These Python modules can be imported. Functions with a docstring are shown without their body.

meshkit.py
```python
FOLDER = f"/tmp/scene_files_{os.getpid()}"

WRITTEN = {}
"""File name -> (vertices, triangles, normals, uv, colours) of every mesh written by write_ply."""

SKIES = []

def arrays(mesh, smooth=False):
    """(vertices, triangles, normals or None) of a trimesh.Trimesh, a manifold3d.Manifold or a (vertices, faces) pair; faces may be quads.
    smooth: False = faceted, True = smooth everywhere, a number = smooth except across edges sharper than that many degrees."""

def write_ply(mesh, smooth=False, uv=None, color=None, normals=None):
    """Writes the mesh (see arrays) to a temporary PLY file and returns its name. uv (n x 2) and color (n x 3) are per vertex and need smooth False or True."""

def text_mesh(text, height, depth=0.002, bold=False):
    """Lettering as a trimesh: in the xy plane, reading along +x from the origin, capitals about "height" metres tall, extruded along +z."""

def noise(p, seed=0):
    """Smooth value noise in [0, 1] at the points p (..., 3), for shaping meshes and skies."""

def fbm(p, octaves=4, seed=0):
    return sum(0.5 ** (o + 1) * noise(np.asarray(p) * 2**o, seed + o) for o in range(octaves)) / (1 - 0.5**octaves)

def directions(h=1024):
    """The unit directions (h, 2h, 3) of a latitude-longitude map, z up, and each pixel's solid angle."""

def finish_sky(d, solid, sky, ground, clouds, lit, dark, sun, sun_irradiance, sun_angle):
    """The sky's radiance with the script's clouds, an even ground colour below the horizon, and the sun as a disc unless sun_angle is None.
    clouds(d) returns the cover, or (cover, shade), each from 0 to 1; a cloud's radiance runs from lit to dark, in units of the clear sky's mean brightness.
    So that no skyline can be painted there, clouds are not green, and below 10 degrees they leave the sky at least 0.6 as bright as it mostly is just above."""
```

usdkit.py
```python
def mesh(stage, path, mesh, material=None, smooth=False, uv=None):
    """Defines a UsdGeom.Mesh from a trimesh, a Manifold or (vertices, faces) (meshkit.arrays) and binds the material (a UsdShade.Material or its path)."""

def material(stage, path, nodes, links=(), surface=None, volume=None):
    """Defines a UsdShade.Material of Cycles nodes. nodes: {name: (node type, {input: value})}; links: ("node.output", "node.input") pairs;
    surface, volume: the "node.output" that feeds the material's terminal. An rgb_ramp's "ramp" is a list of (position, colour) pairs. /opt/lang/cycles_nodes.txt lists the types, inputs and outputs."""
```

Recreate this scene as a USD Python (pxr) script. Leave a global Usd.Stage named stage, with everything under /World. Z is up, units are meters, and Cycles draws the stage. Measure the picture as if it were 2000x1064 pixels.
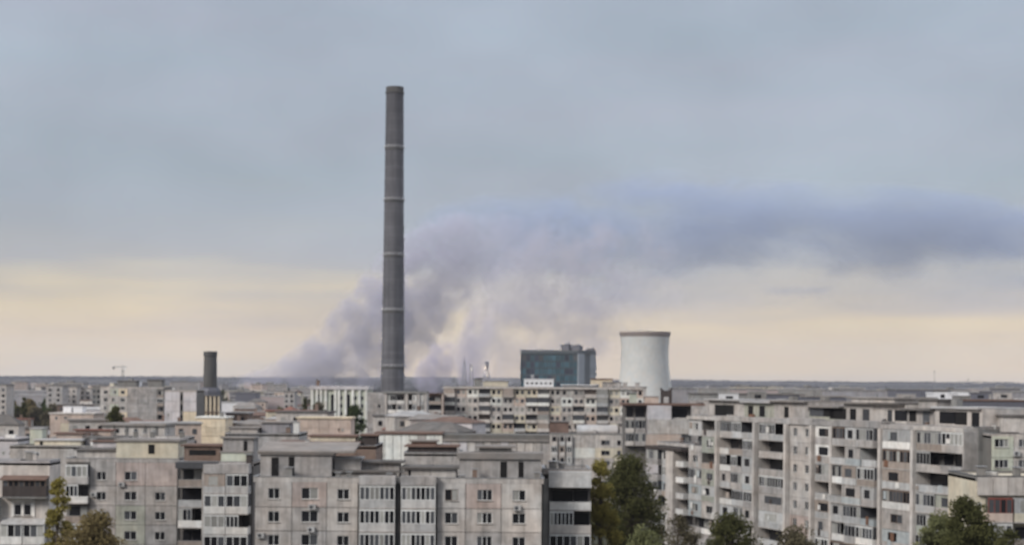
import math, random
import numpy as np
import usdkit
from pxr import Usd, UsdGeom, UsdLux, UsdShade, Gf, Sdf
from meshkit import noise as vnoise, fbm

stage = Usd.Stage.CreateInMemory()
UsdGeom.SetStageUpAxis(stage, 'Z')
UsdGeom.SetStageMetersPerUnit(stage, 1.0)
UsdGeom.Xform.Define(stage, '/World')
UsdGeom.Scope.Define(stage, '/World/Looks')

# ------------------------------------------------------------------ camera, sky, sun, exposure
F, VH, EYE, ROLL = 3270.0, 750.0, 31.0, math.radians(0.43)      # in pixels of the 2000 px wide photograph
EXPOSURE = 1.0
SKY_STRENGTH = 0.05
SUN_INTENSITY, SUN_ANGLE = 0.4, 20.0
SUN_DIR = np.array([-0.62, -0.60, 0.52]); SUN_DIR /= np.linalg.norm(SUN_DIR)
cam = UsdGeom.Camera.Define(stage, '/World/camera')
cam.AddTranslateOp().Set((0, 0, EYE)); cam.AddRotateXOp().Set(90.0); cam.AddRotateZOp().Set(math.degrees(ROLL))
cam.CreateHorizontalApertureAttr(36.0); cam.CreateVerticalApertureAttr(36.0 * 544 / 1024)
cam.CreateFocalLengthAttr(36.0 * F / 2000)
cam.CreateVerticalApertureOffsetAttr((VH - 532) * 36.0 / 2000)
cam.CreateFStopAttr(1.65); cam.CreateFocusDistanceAttr(20.0)     # the photograph is softly out of focus all over
cam.CreateExposureAttr(EXPOSURE)
cam.CreateClippingRangeAttr((0.5, 60000.0))

L = '/World/Looks/'
SUN_EL, SUN_ROT = math.asin(SUN_DIR[2]), math.atan2(SUN_DIR[0], SUN_DIR[1])
sky_m = usdkit.material(stage, L + 'sky', {
    'sky': ('sky_texture', {'sky_type': 'single_scattering', 'sun_disc': False, 'sun_elevation': SUN_EL, 'sun_rotation': SUN_ROT}),
    'tc': ('texture_coordinate', {}),
    'nv': ('vector_math', {'math_type': 'normalize'}),
    'map': ('mapping', {'mapping_type': 'point', 'scale': (3.0, 3.0, 26.0)}),
    'n1': ('noise_texture', {'scale': 1.6, 'detail': 4.0, 'roughness': 0.5}),
    'map2': ('mapping', {'mapping_type': 'point', 'scale': (6.0, 6.0, 11.0), 'location': (4.0, 1.0, 2.0)}),
    'n2': ('noise_texture', {'scale': 1.3, 'detail': 3.0, 'roughness': 0.45}),
    'sep': ('separate_xyz', {}),
    'off': ('map_range', {'from_min': 0.25, 'from_max': 0.75, 'to_min': -0.024, 'to_max': 0.024}),
    'el': ('math', {'math_type': 'add'}),
    'elc': ('math', {'math_type': 'power', 'value2': 0.5, 'use_clamp': True}),
    # colour of the overcast by elevation (position = sqrt of the sine): warm gap under the deck, grey blue deck, brighter zenith
    'ramp': ('rgb_ramp', {'ramp': [(0.0, (8.2, 6.75, 5.0)), (0.12, (8.9, 7.1, 4.6)), (0.18, (8.4, 6.7, 4.35)), (0.225, (6.3, 5.5, 4.5)), (0.27, (4.5, 4.5, 4.6)), (0.33, (4.0, 4.5, 5.05)), (0.48, (4.2, 4.7, 5.45)), (0.7, (7.2, 7.8, 8.6)), (1.0, (12.6, 13.0, 13.6))]}),
    'br': ('map_range', {'from_min': 0.25, 'from_max': 0.75, 'to_min': 0.87, 'to_max': 1.13}),
    'cl': ('vector_math', {'math_type': 'scale'}),
    'tint': ('mix_color', {'blend_type': 'multiply', 'fac': 1.0}),
    'tr': ('rgb_ramp', {'ramp': [(0.3, (0.97, 1.01, 1.02)), (0.7, (1.03, 0.99, 1.0))]}),
    'mx': ('mix_color', {'blend_type': 'mix', 'fac': 0.9, 'use_clamp': False}),
    'bg': ('background_shader', {'strength': SKY_STRENGTH}),
}, [('tc.generated', 'nv.vector1'), ('nv.vector', 'map.vector'), ('map.vector', 'n1.vector'), ('nv.vector', 'map2.vector'), ('map2.vector', 'n2.vector'),
    ('nv.vector', 'sep.vector'), ('n1.fac', 'off.value'), ('off.result', 'el.value1'), ('sep.z', 'el.value2'), ('el.value', 'elc.value1'),
    ('elc.value', 'ramp.fac'), ('n2.fac', 'br.value'), ('ramp.color', 'cl.vector1'), ('br.result', 'cl.scale'), ('n1.fac', 'tr.fac'),
    ('cl.vector', 'tint.a'), ('tr.color', 'tint.b'), ('sky.color', 'mx.a'), ('tint.result', 'mx.b'), ('mx.result', 'bg.color')], surface='bg.background')
dome = UsdLux.DomeLight.Define(stage, '/World/sky')
UsdShade.MaterialBindingAPI.Apply(dome.GetPrim()).Bind(sky_m)
dome.GetPrim().SetCustomDataByKey('kind', 'structure')
sun = UsdLux.DistantLight.Define(stage, '/World/sun')
sun.CreateIntensityAttr(SUN_INTENSITY); sun.CreateAngleAttr(SUN_ANGLE); sun.CreateColorAttr(Gf.Vec3f(1.0, 0.96, 0.90))
sun.CreateNormalizeAttr(True)
sun.AddRotateZOp().Set(math.degrees(math.atan2(SUN_DIR[0], -SUN_DIR[1]))); sun.AddRotateXOp().Set(90 - math.degrees(SUN_EL))

# ------------------------------------------------------------------ helpers
rnd = random.Random(7)
CR, SR = math.cos(ROLL), math.sin(ROLL)

def at(u, v, Y):
    x, y = (u - 1000) / F, -(v - VH) / F
    return Y * (x * CR - y * SR), EYE + Y * (x * SR + y * CR)

USED = {}
def numbered(parent, name):
    k = (parent, name); n = USED.get(k, 0); USED[k] = n + 1
    return parent + '/' + (name if n == 0 else f'{name}_{n:03d}')

def tag(prim, label=None, cat=None, group=None, kind=None):
    for k, v in (('label', label), ('category', cat), ('group', group), ('kind', kind)):
        if v: prim.SetCustomDataByKey(k, v)
    return prim

def thing(name, label, cat, loc, rot=0.0, group=None, kind=None):
    x = UsdGeom.Xform.Define(stage, numbered('/World', name))
    x.AddTranslateOp().Set(tuple(float(c) for c in loc))
    if rot: x.AddRotateZOp().Set(float(rot))
    tag(x.GetPrim(), label, cat, group, kind)
    return str(x.GetPath())

def part(parent, name, mesh, m, label=None, smooth=False):
    if isinstance(mesh, list): mesh = join(mesh)
    p = numbered(parent, name)
    pr = usdkit.mesh(stage, p, mesh, M[m] if isinstance(m, str) else m, smooth=smooth).GetPrim()
    if label: pr.SetCustomDataByKey('label', label)
    return p

BF = np.array([[0, 2, 1], [0, 3, 2], [4, 5, 6], [4, 6, 7], [0, 1, 5], [0, 5, 4], [1, 2, 6], [1, 6, 5], [2, 3, 7], [2, 7, 6], [3, 0, 4], [3, 4, 7]])
def bx(x0, x1, y0, y1, z0, z1):
    if x1 < x0: x0, x1 = x1, x0
    if y1 < y0: y0, y1 = y1, y0
    if z1 < z0: z0, z1 = z1, z0
    return np.array([[x0, y0, z0], [x1, y0, z0], [x1, y1, z0], [x0, y1, z0], [x0, y0, z1], [x1, y0, z1], [x1, y1, z1], [x0, y1, z1]], float), BF

def join(ms):
    vs, fs, n = [], [], 0
    for v, f in ms:
        vs.append(v); fs.append(np.asarray(f) + n); n += len(v)
    return np.vstack(vs), np.vstack(fs)

def moved(m, d): return m[0] + np.asarray(d, float), m[1]

def tube(p0, p1, r0, r1=None, n=7):
    p0, p1 = np.asarray(p0, float), np.asarray(p1, float); r1 = r0 if r1 is None else r1
    t = (p1 - p0) / np.linalg.norm(p1 - p0)
    a = np.cross(t, [0, 0, 1.0] if abs(t[2]) < .9 else [1.0, 0, 0]); a /= np.linalg.norm(a); b = np.cross(t, a)
    an = np.arange(n) * 2 * math.pi / n
    ring = np.cos(an)[:, None] * a + np.sin(an)[:, None] * b
    v = np.vstack([p0 + ring * r0, p1 + ring * r1, [p0], [p1]])
    f = []
    for i in range(n):
        j = (i + 1) % n
        f += [[i, j, n + j], [i, n + j, n + i], [2 * n, j, i], [2 * n + 1, n + i, n + j]]
    return v, np.array(f)

def lathe(profile, n=64):
    """profile: (r, z) list; open surface of revolution"""
    an = np.arange(n) * 2 * math.pi / n
    v = np.vstack([np.stack([r * np.cos(an), r * np.sin(an), np.full(n, z)], 1) for r, z in profile])
    f = []
    for k in range(len(profile) - 1):
        for i in range(n):
            j = (i + 1) % n
            f += [[k * n + i, k * n + j, (k + 1) * n + j], [k * n + i, (k + 1) * n + j, (k + 1) * n + i]]
    return v, np.array(f)

def holed(x0, x1, z0, z1, y0, y1, holes):
    """a slab from y0 (front) to y1 with rectangular openings (ax, bx, az, bz)"""
    holes = [(max(a, x0 + .01), min(b, x1 - .01), max(c, z0 + .01), min(d, z1 - .01)) for a, b, c, d in holes]
    xs = sorted({x0, x1, *[h[0] for h in holes], *[h[1] for h in holes]})
    zs = sorted({z0, z1, *[h[2] for h in holes], *[h[3] for h in holes]})
    v, f = [], []
    def quad(a, b, c, d):
        n = len(v); v.extend([a, b, c, d]); f.extend([[n, n + 1, n + 2], [n, n + 2, n + 3]])
    for i in range(len(xs) - 1):
        for j in range(len(zs) - 1):
            a, b, c, d = xs[i], xs[i + 1], zs[j], zs[j + 1]
            mx_, mz_ = (a + b) / 2, (c + d) / 2
            if any(h[0] < mx_ < h[1] and h[2] < mz_ < h[3] for h in holes): continue
            quad((a, y0, c), (b, y0, c), (b, y0, d), (a, y0, d))
    for (a, b, c, d), s in [((x0, x1, z0, z1), 1)] + [(h, -1) for h in holes]:
        p = [(a, c), (b, c), (b, d), (a, d)]
        for k in range(4):
            (xa, za), (xb, zb) = p[k], p[(k + 1) % 4]
            q = [(xa, y0, za), (xa, y1, za), (xb, y1, zb), (xb, y0, zb)]
            quad(*(q if s > 0 else q[::-1]))
    return np.array(v, float), np.array(f)

# ------------------------------------------------------------------ materials
M = {}
def mottled(name, col, lo=0.8, hi=1.15, scale=0.6, rough=0.92, streak=0.25, obj=0.10, bump=0.0, spec=0.3):
    """base colour with weathering: blotches, vertical rain streaks, a small difference from piece to piece"""
    nodes = {
        'g': ('geometry', {}), 'n1': ('noise_texture', {'scale': scale, 'detail': 6.0, 'roughness': 0.62}),
        'mp': ('mapping', {'mapping_type': 'point', 'scale': (1.7, 1.7, 0.16)}), 'n2': ('noise_texture', {'scale': 1.0, 'detail': 5.0, 'roughness': 0.65}),
        'r1': ('map_range', {'from_min': 0.28, 'from_max': 0.72, 'to_min': lo, 'to_max': hi, 'clamp': True}),
        'r2': ('map_range', {'from_min': 0.35, 'from_max': 0.7, 'to_min': 1.0 + streak * .3, 'to_max': 1.0 - streak, 'clamp': True}),
        'oi': ('object_info', {}), 'r3': ('map_range', {'from_min': 0.0, 'from_max': 1.0, 'to_min': 1 - obj, 'to_max': 1 + obj}),
        'm1': ('math', {'math_type': 'multiply'}), 'm2': ('math', {'math_type': 'multiply'}),
        'c': ('vector_math', {'math_type': 'scale'}), 'n3': ('noise_texture', {'scale': 0.23, 'detail': 5.0, 'roughness': .6}), 'f3': ('map_range', {'from_min': .35, 'from_max': .65, 'clamp': True}),
        'hue': ('mix_color', {'a': tuple(x * y for x, y in zip(col, (1.04, .985, .93))), 'b': tuple(x * y for x, y in zip(col, (.97, .985, .985)))}),
        'p': ('principled_bsdf', {'roughness': rough, 'specular_ior_level': spec}),
    }
    links = [('g.position', 'n1.vector'), ('g.position', 'mp.vector'), ('mp.vector', 'n2.vector'), ('n1.fac', 'r1.value'), ('n2.fac', 'r2.value'), ('oi.random', 'r3.value'),
             ('r1.result', 'm1.value1'), ('r2.result', 'm1.value2'), ('m1.value', 'm2.value1'), ('r3.result', 'm2.value2'), ('m2.value', 'c.scale'), ('g.position', 'n3.vector'), ('n3.fac', 'f3.value'), ('f3.result', 'hue.fac'), ('hue.result', 'c.vector1'), ('c.vector', 'p.base_color')]
    M[name] = usdkit.material(stage, L + name, nodes, links, surface='p.BSDF')

def plain(name, col, rough=0.6, spec=0.4, obj=0.1, metallic=0.0):
    M[name] = usdkit.material(stage, L + name, {
        'g': ('geometry', {}), 'n1': ('noise_texture', {'scale': 1.3, 'detail': 4.0}), 'r1': ('map_range', {'from_min': .3, 'from_max': .7, 'to_min': .85, 'to_max': 1.1}),
        'oi': ('object_info', {}), 'r3': ('map_range', {'to_min': 1 - obj, 'to_max': 1 + obj}), 'm': ('math', {'math_type': 'multiply'}),
        'c': ('vector_math', {'math_type': 'scale', 'vector1': col}), 'p': ('principled_bsdf', {'roughness': rough, 'specular_ior_level': spec, 'metallic': metallic})},
        [('g.position', 'n1.vector'), ('n1.fac', 'r1.value'), ('oi.random', 'r3.value'), ('r1.result', 'm.value1'), ('r3.result', 'm.value2'), ('m.value', 'c.scale'), ('c.vector', 'p.base_color')], surface='p.BSDF')

mottled('concrete', (0.36, 0.336, 0.324), lo=.62, hi=1.2, streak=.3, obj=.12)
mottled('concrete_cool', (0.32, 0.305, 0.302), lo=.62, hi=1.2, streak=.3, obj=.12)
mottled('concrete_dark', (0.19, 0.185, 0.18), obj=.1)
mottled('concrete_light', (0.45, 0.42, 0.402), lo=.66, hi=1.17, streak=.28, obj=.12)
mottled('concrete_pink', (0.37, 0.31, 0.29), lo=.7, hi=1.18, streak=.3, obj=.1)
mottled('concrete_green', (0.325, 0.325, 0.285), lo=.7, hi=1.18, streak=.3, obj=.1)
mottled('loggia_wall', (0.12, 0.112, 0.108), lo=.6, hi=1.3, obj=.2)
mottled('plaster_cream', (0.50, 0.455, 0.37), streak=.2)
mottled('plaster_beige', (0.55, 0.47, 0.36), streak=.15)
mottled('plaster_pink', (0.42, 0.345, 0.305), streak=.15)
mottled('plaster_lilac', (0.46, 0.44, 0.46), streak=.15)
mottled('plaster_white', (0.60, 0.60, 0.575), streak=.18)
mottled('plaster_greenish', (0.42, 0.44, 0.38), streak=.18)
mottled('brick_brown', (0.16, 0.115, 0.095), streak=.15)
mottled('joint', (0.13, 0.125, 0.12), streak=.1)
mottled('tar_roof', (0.105, 0.098, 0.095), scale=.35, streak=.0, lo=.65, hi=1.35)
mottled('grey_roof', (0.20, 0.185, 0.178), scale=.35, streak=.0, lo=.7, hi=1.25)
mottled('pale_roof', (0.33, 0.325, 0.33), scale=.3, streak=.0, lo=.75, hi=1.2)
mottled('brown_roof', (0.13, 0.085, 0.07), scale=.4, streak=.0, lo=.7, hi=1.25)
mottled('stack_concrete', (0.088, 0.084, 0.088), scale=.12, streak=.4, lo=.82, hi=1.15)
M['stack_concrete'] = usdkit.material(stage, L + 'stack_shaft', {
    'g': ('geometry', {}), 's': ('separate_xyz', {}), 'zd': ('math', {'math_type': 'divide', 'value2': 2.6}), 'fr': ('math', {'math_type': 'fraction'}), 'lt': ('math', {'math_type': 'less_than', 'value2': .09}),
    'li': ('map_range', {'to_min': 1.0, 'to_max': .8}), 'wn': ('math', {'math_type': 'floor'}), 'w': ('white_noise_texture', {'dimensions': '1D'}), 'wb': ('map_range', {'to_min': .9, 'to_max': 1.1}),
    'mp': ('mapping', {'mapping_type': 'point', 'scale': (.55, .55, .018)}), 'n': ('noise_texture', {'scale': 1.0, 'detail': 6.0, 'roughness': .65}), 'nb': ('map_range', {'from_min': .3, 'from_max': .7, 'to_min': .68, 'to_max': 1.28}),
    'n2': ('noise_texture', {'scale': .09, 'detail': 5.0}), 'nb2': ('map_range', {'from_min': .3, 'from_max': .7, 'to_min': .85, 'to_max': 1.15}),
    'so': ('map_range', {'from_min': 165.0, 'from_max': 222.0, 'to_min': 1.0, 'to_max': .72, 'clamp': True}),
    'm1': ('math', {'math_type': 'multiply'}), 'm2': ('math', {'math_type': 'multiply'}), 'm3': ('math', {'math_type': 'multiply'}), 'm4': ('math', {'math_type': 'multiply'}),
    'c': ('vector_math', {'math_type': 'scale', 'vector1': (0.094, 0.092, 0.100)}), 'p': ('principled_bsdf', {'roughness': .92, 'specular_ior_level': .25})},
    [('g.position', 's.vector'), ('s.z', 'zd.value1'), ('zd.value', 'fr.value1'), ('fr.value', 'lt.value1'), ('lt.value', 'li.value'), ('zd.value', 'wn.value1'), ('wn.value', 'w.w'), ('w.value', 'wb.value'),
     ('g.position', 'mp.vector'), ('mp.vector', 'n.vector'), ('n.fac', 'nb.value'), ('g.position', 'n2.vector'), ('n2.fac', 'nb2.value'), ('s.z', 'so.value'),
     ('li.result', 'm1.value1'), ('wb.result', 'm1.value2'), ('m1.value', 'm2.value1'), ('nb.result', 'm2.value2'), ('m2.value', 'm3.value1'), ('nb2.result', 'm3.value2'), ('m3.value', 'm4.value1'), ('so.result', 'm4.value2'), ('m4.value', 'c.scale'), ('c.vector', 'p.base_color')], surface='p.BSDF')
mottled('stack_dark', (0.075, 0.073, 0.072), scale=.12, streak=.3)
mottled('tower_shell', (0.45, 0.455, 0.45), scale=.06, streak=.13, lo=.9, hi=1.06)
mottled('tower_rim', (0.24, 0.205, 0.19), streak=.2)
mottled('rust', (0.14, 0.075, 0.05), streak=.2)
mottled('wood_dark', (0.055, 0.045, 0.043), scale=2.0, streak=.3)
mottled('maroon_wood', (0.16, 0.05, 0.04), scale=2.0, streak=.3)
mottled('panel_white', (0.56, 0.55, 0.54), scale=1.5, streak=.2, obj=.14)
mottled('panel_grey', (0.36, 0.36, 0.365), scale=1.5, streak=.25, obj=.2)
mottled('panel_blue', (0.30, 0.325, 0.34), scale=1.5, streak=.2, obj=.15)
mottled('panel_brown', (0.27, 0.23, 0.205), scale=1.5, streak=.2, obj=.15)
mottled('panel_green', (0.27, 0.28, 0.25), scale=1.5, streak=.2, obj=.15)
plain('frame_white', (0.54, 0.535, 0.525), .5)
plain('frame_grey', (0.30, 0.295, 0.29), .6)
plain('frame_brown', (0.12, 0.085, 0.065), .6)
plain('metal_grey', (0.22, 0.22, 0.225), .5)
plain('metal_dark', (0.05, 0.05, 0.055), .5)
plain('metal_white', (0.7, 0.7, 0.7), .5)
plain('glass_dark', (0.012, 0.012, 0.014), .08, .35, .3)
plain('glass_grey', (0.06, 0.062, 0.068), .1, .4, .3)
plain('glass_curtain', (0.27, 0.265, 0.25), .15, .5, .3)
plain('glass_teal', (0.030, 0.068, 0.090), .10, .6, .35)
plain('glass_navy', (0.022, 0.028, 0.045), .10, .6, .3)
plain('spandrel', (0.035, 0.05, 0.062), .25, .5, .2)
plain('steel_frame', (0.045, 0.055, 0.065), .4, .5, .1)
plain('cladding_grey', (0.20, 0.215, 0.235), .5, .4, .1)
plain('dark_void', (0.016, 0.015, 0.015), .9, .1, .2)
mottled('shed_lilac', (0.27, 0.262, 0.28), scale=.15, streak=.3, lo=.7); mottled('shed_grey', (0.25, 0.245, 0.24), scale=.15, streak=.3, lo=.7); plain('shed_white', (0.62, 0.61, 0.62), .5); plain('shed_dark', (0.10, 0.10, 0.12), .6); plain('shed_pink', (0.34, 0.28, 0.27), .6)
plain('tile_red', (0.17, 0.075, 0.055), .8); plain('bark', (0.07, 0.055, 0.042), .95, .2)

def leafy(name, a, b, c):
    M[name] = usdkit.material(stage, L + name, {
        'g': ('geometry', {}), 'r': ('rgb_ramp', {'ramp': [(0.0, a), (0.5, b), (1.0, c)]}),
        'n': ('noise_texture', {'scale': 0.35, 'detail': 3.0}), 'mx': ('math', {'math_type': 'add'}), 'ms': ('map_range', {'from_min': .3, 'from_max': .7, 'to_min': -.3, 'to_max': .3}),
        'd': ('diffuse_bsdf', {}), 't': ('translucent_bsdf', {}), 'mc': ('mix_closure', {'fac': 0.3})},
        [('g.random_per_island', 'mx.value1'), ('g.position', 'n.vector'), ('n.fac', 'ms.value'), ('ms.result', 'mx.value2'), ('mx.value', 'r.fac'), ('r.color', 'd.color'), ('r.color', 't.color'),
         ('d.BSDF', 'mc.closure1'), ('t.BSDF', 'mc.closure2')], surface='mc.closure')
leafy('leaf_dark', (0.065, 0.066, 0.028), (0.13, 0.125, 0.05), (0.23, 0.205, 0.08))
leafy('leaf_green', (0.04, 0.055, 0.02), (0.075, 0.09, 0.033), (0.125, 0.13, 0.05))
leafy('leaf_pale', (0.14, 0.145, 0.07), (0.23, 0.225, 0.11), (0.31, 0.29, 0.15))
leafy('leaf_yellow', (0.2, 0.17, 0.05), (0.36, 0.3, 0.09), (0.5, 0.42, 0.16))
leafy('leaf_orange', (0.16, 0.125, 0.06), (0.26, 0.205, 0.105), (0.35, 0.29, 0.155))
leafy('leaf_brown', (0.09, 0.078, 0.05), (0.15, 0.13, 0.085), (0.21, 0.18, 0.12))

# ------------------------------------------------------------------ terrain
rg = np.concatenate([np.linspace(0, 600, 7), np.linspace(900, 16000, 36)])
NA = 420
an = np.concatenate([np.linspace(-.45, .45, 341)[:-1], np.linspace(.45, 2 * math.pi - .45, 81)[:-1]])
gv = [[0, 0, 0]]
for r in rg[1:]:
    for a in an: gv.append([r * math.sin(a), r * math.cos(a), 0])
gv = np.array(gv, float)
rr = np.hypot(gv[:, 0], gv[:, 1])
ridge = np.clip((rr - 6500) / 4500, 0, 1) ** 1.4 * (60 + 30 * (fbm(np.c_[gv[:, :2] / 2200, np.zeros(len(gv))], 5, 3) - .5) * 2)
gv[:, 2] = ridge - np.where(rr > 14000, 60, 0)
gf = [[0, 1 + (k + 1) % NA, 1 + k] for k in range(NA)]
for i in range(len(rg) - 2):
    for k in range(NA):
        a, b = 1 + i * NA + k, 1 + i * NA + (k + 1) % NA
        gf += [[a, b, b + NA], [a, b + NA, a + NA]]
M['ground'] = usdkit.material(stage, L + 'ground', {
    'g': ('geometry', {}), 'mp': ('mapping', {'mapping_type': 'point', 'scale': (1.0, 0.45, 1.0)}), 'v': ('voronoi_texture', {'scale': 0.004}), 'n': ('noise_texture', {'scale': 0.03, 'detail': 8.0, 'roughness': .65}),
    's': ('separate_color', {}), 'r': ('rgb_ramp', {'ramp': [(0.0, (0.045, 0.047, 0.035)), (0.3, (0.075, 0.066, 0.054)), (0.6, (0.055, 0.056, 0.043)), (0.85, (0.10, 0.09, 0.08)), (1.0, (0.04, 0.044, 0.032))]}),
    'r2': ('map_range', {'from_min': .3, 'from_max': .7, 'to_min': .6, 'to_max': 1.3}), 'c': ('vector_math', {'math_type': 'scale'}), 'p': ('principled_bsdf', {'roughness': .95, 'specular_ior_level': .1})},
    [('g.position', 'mp.vector'), ('mp.vector', 'v.vector'), ('g.position', 'n.vector'), ('v.color', 's.color'), ('s.r', 'r.fac'), ('r.color', 'c.vector1'), ('n.fac', 'r2.value'), ('r2.result', 'c.scale'), ('c.vector', 'p.base_color')], surface='p.BSDF')
gp = usdkit.mesh(stage, '/World/ground', (gv, np.array(gf)[:, ::-1]), M['ground'], smooth=True).GetPrim()
tag(gp, 'flat plain of the town running out to a low ridge at the horizon', 'ground', kind='structure')

# ------------------------------------------------------------------ buildings: tools
class Block:
    """A building whose facade runs from (u0, Y0) to (u1, Y1) of the photograph's rays; local x along the facade, y into the depth, z up."""
    def __init__(s, name, label, cat, u0, u1, vt, Y0, Y1=None, D=12.0, group=None, H=None):
        Y1 = Y0 if Y1 is None else Y1
        um, Ym = (u0 + u1) / 2, (Y0 + Y1) / 2
        s.P0 = np.array([(u0 - 1000) / F * Y0, Y0]); P1 = np.array([(u1 - 1000) / F * Y1, Y1])
        s.W = float(np.linalg.norm(P1 - s.P0)); s.d = (P1 - s.P0) / s.W; s.D = D
        s.zt = H if H else at(um, vt, Ym)[1]; s.vt, s.Ym, s.um = vt, Ym, um; s.k = F / Ym
        s.yaw = math.degrees(math.atan2(s.d[1], s.d[0]))
        s.path = thing(name, label, cat, (s.P0[0], s.P0[1], 0), s.yaw, group)
    def X(s, u):
        a = (u - 1000) / F
        return float((a * s.P0[1] - s.P0[0]) / (s.d[0] - a * s.d[1]))
    def Z(s, v): return at(s.um, v, s.Ym)[1]
    def part(s, name, mesh, m, parent=None, label=None, smooth=False): return part(parent or s.path, name, mesh, m, label, smooth)

def pick_glass(r=None):
    return rnd.choices(['glass_dark', 'glass_grey', 'glass_curtain'], [.68, .22, .10])[0]

def window(b, x0, x1, z0, z1, y, n=2, frame='frame_white', sill=True, glass=None, host=None, open_pane=False):
    t, dp = 0.055, 0.06
    ms = [bx(x0, x1, y - dp, y, z0, z0 + t), bx(x0, x1, y - dp, y, z1 - t, z1), bx(x0, x0 + t, y - dp, y, z0 + t, z1 - t), bx(x1 - t, x1, y - dp, y, z0 + t, z1 - t)]
    xs = np.linspace(x0 + t, x1 - t, n + 1)
    for x in xs[1:-1]: ms.append(bx(x - .035, x + .035, y - dp, y, z0 + t, z1 - t))
    w = b.part('window', ms, frame, host)
    for i in range(n):
        g = glass or pick_glass()
        b.part('pane', bx(xs[i] + (.035 if i else 0), xs[i + 1] - (.035 if i < n - 1 else 0), y - .022, y - .008, z0 + t, z1 - t), g, w)
    if sill: b.part('sill', bx(x0 - .08, x1 + .08, y - .26, y - .062, z0 - .05, z0 - .005), 'concrete_light', w)
    return w

def small_window(b, x0, x1, z0, z1, y, frame='frame_white', glass=None, host=None):
    t = .07
    w = b.part('window', [bx(x0, x1, y - .05, y, z0, z0 + t), bx(x0, x1, y - .05, y, z1 - t, z1), bx(x0, x0 + t, y - .05, y, z0 + t, z1 - t), bx(x1 - t, x1, y - .05, y, z0 + t, z1 - t)], frame, host)
    b.part('pane', bx(x0 + t, x1 - t, y - .02, y - .006, z0 + t, z1 - t), glass or pick_glass(), w)
    return w

def facade(b, us, vs, wins, m, y=0.0, th=.13, skip=(), zs=None):
    """concrete panels, one per cell of the grid us x vs, with open joints between them; wins: (u0, u1, v0, v1, panes)"""
    xs = [b.X(u) for u in us]; zs = zs or [b.Z(v) for v in vs]
    W = [(b.X(a), b.X(c), b.Z(e), b.Z(d), n, fr) for a, c, d, e, n, fr in wins]
    for i in range(len(xs) - 1):
        for j in range(len(zs) - 1):
            if (i, j) in skip: continue
            x0, x1, z1, z0 = xs[i] + .035, xs[i + 1] - .035, zs[j] - .035, zs[j + 1] + .035
            here = [w for w in W if x0 < (w[0] + w[1]) / 2 < x1 and z0 < (w[2] + w[3]) / 2 < z1]
            yy = y - th + rnd.uniform(-.018, .018)
            mm = m if isinstance(m, str) else m(i, j)
            b.part('wall_panel', holed(x0, x1, z0, z1, yy, y, [w[:4] for w in here]), mm)
            for w in here: window(b, *w[:4], y - .012, n=w[4], frame=w[5])

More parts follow.
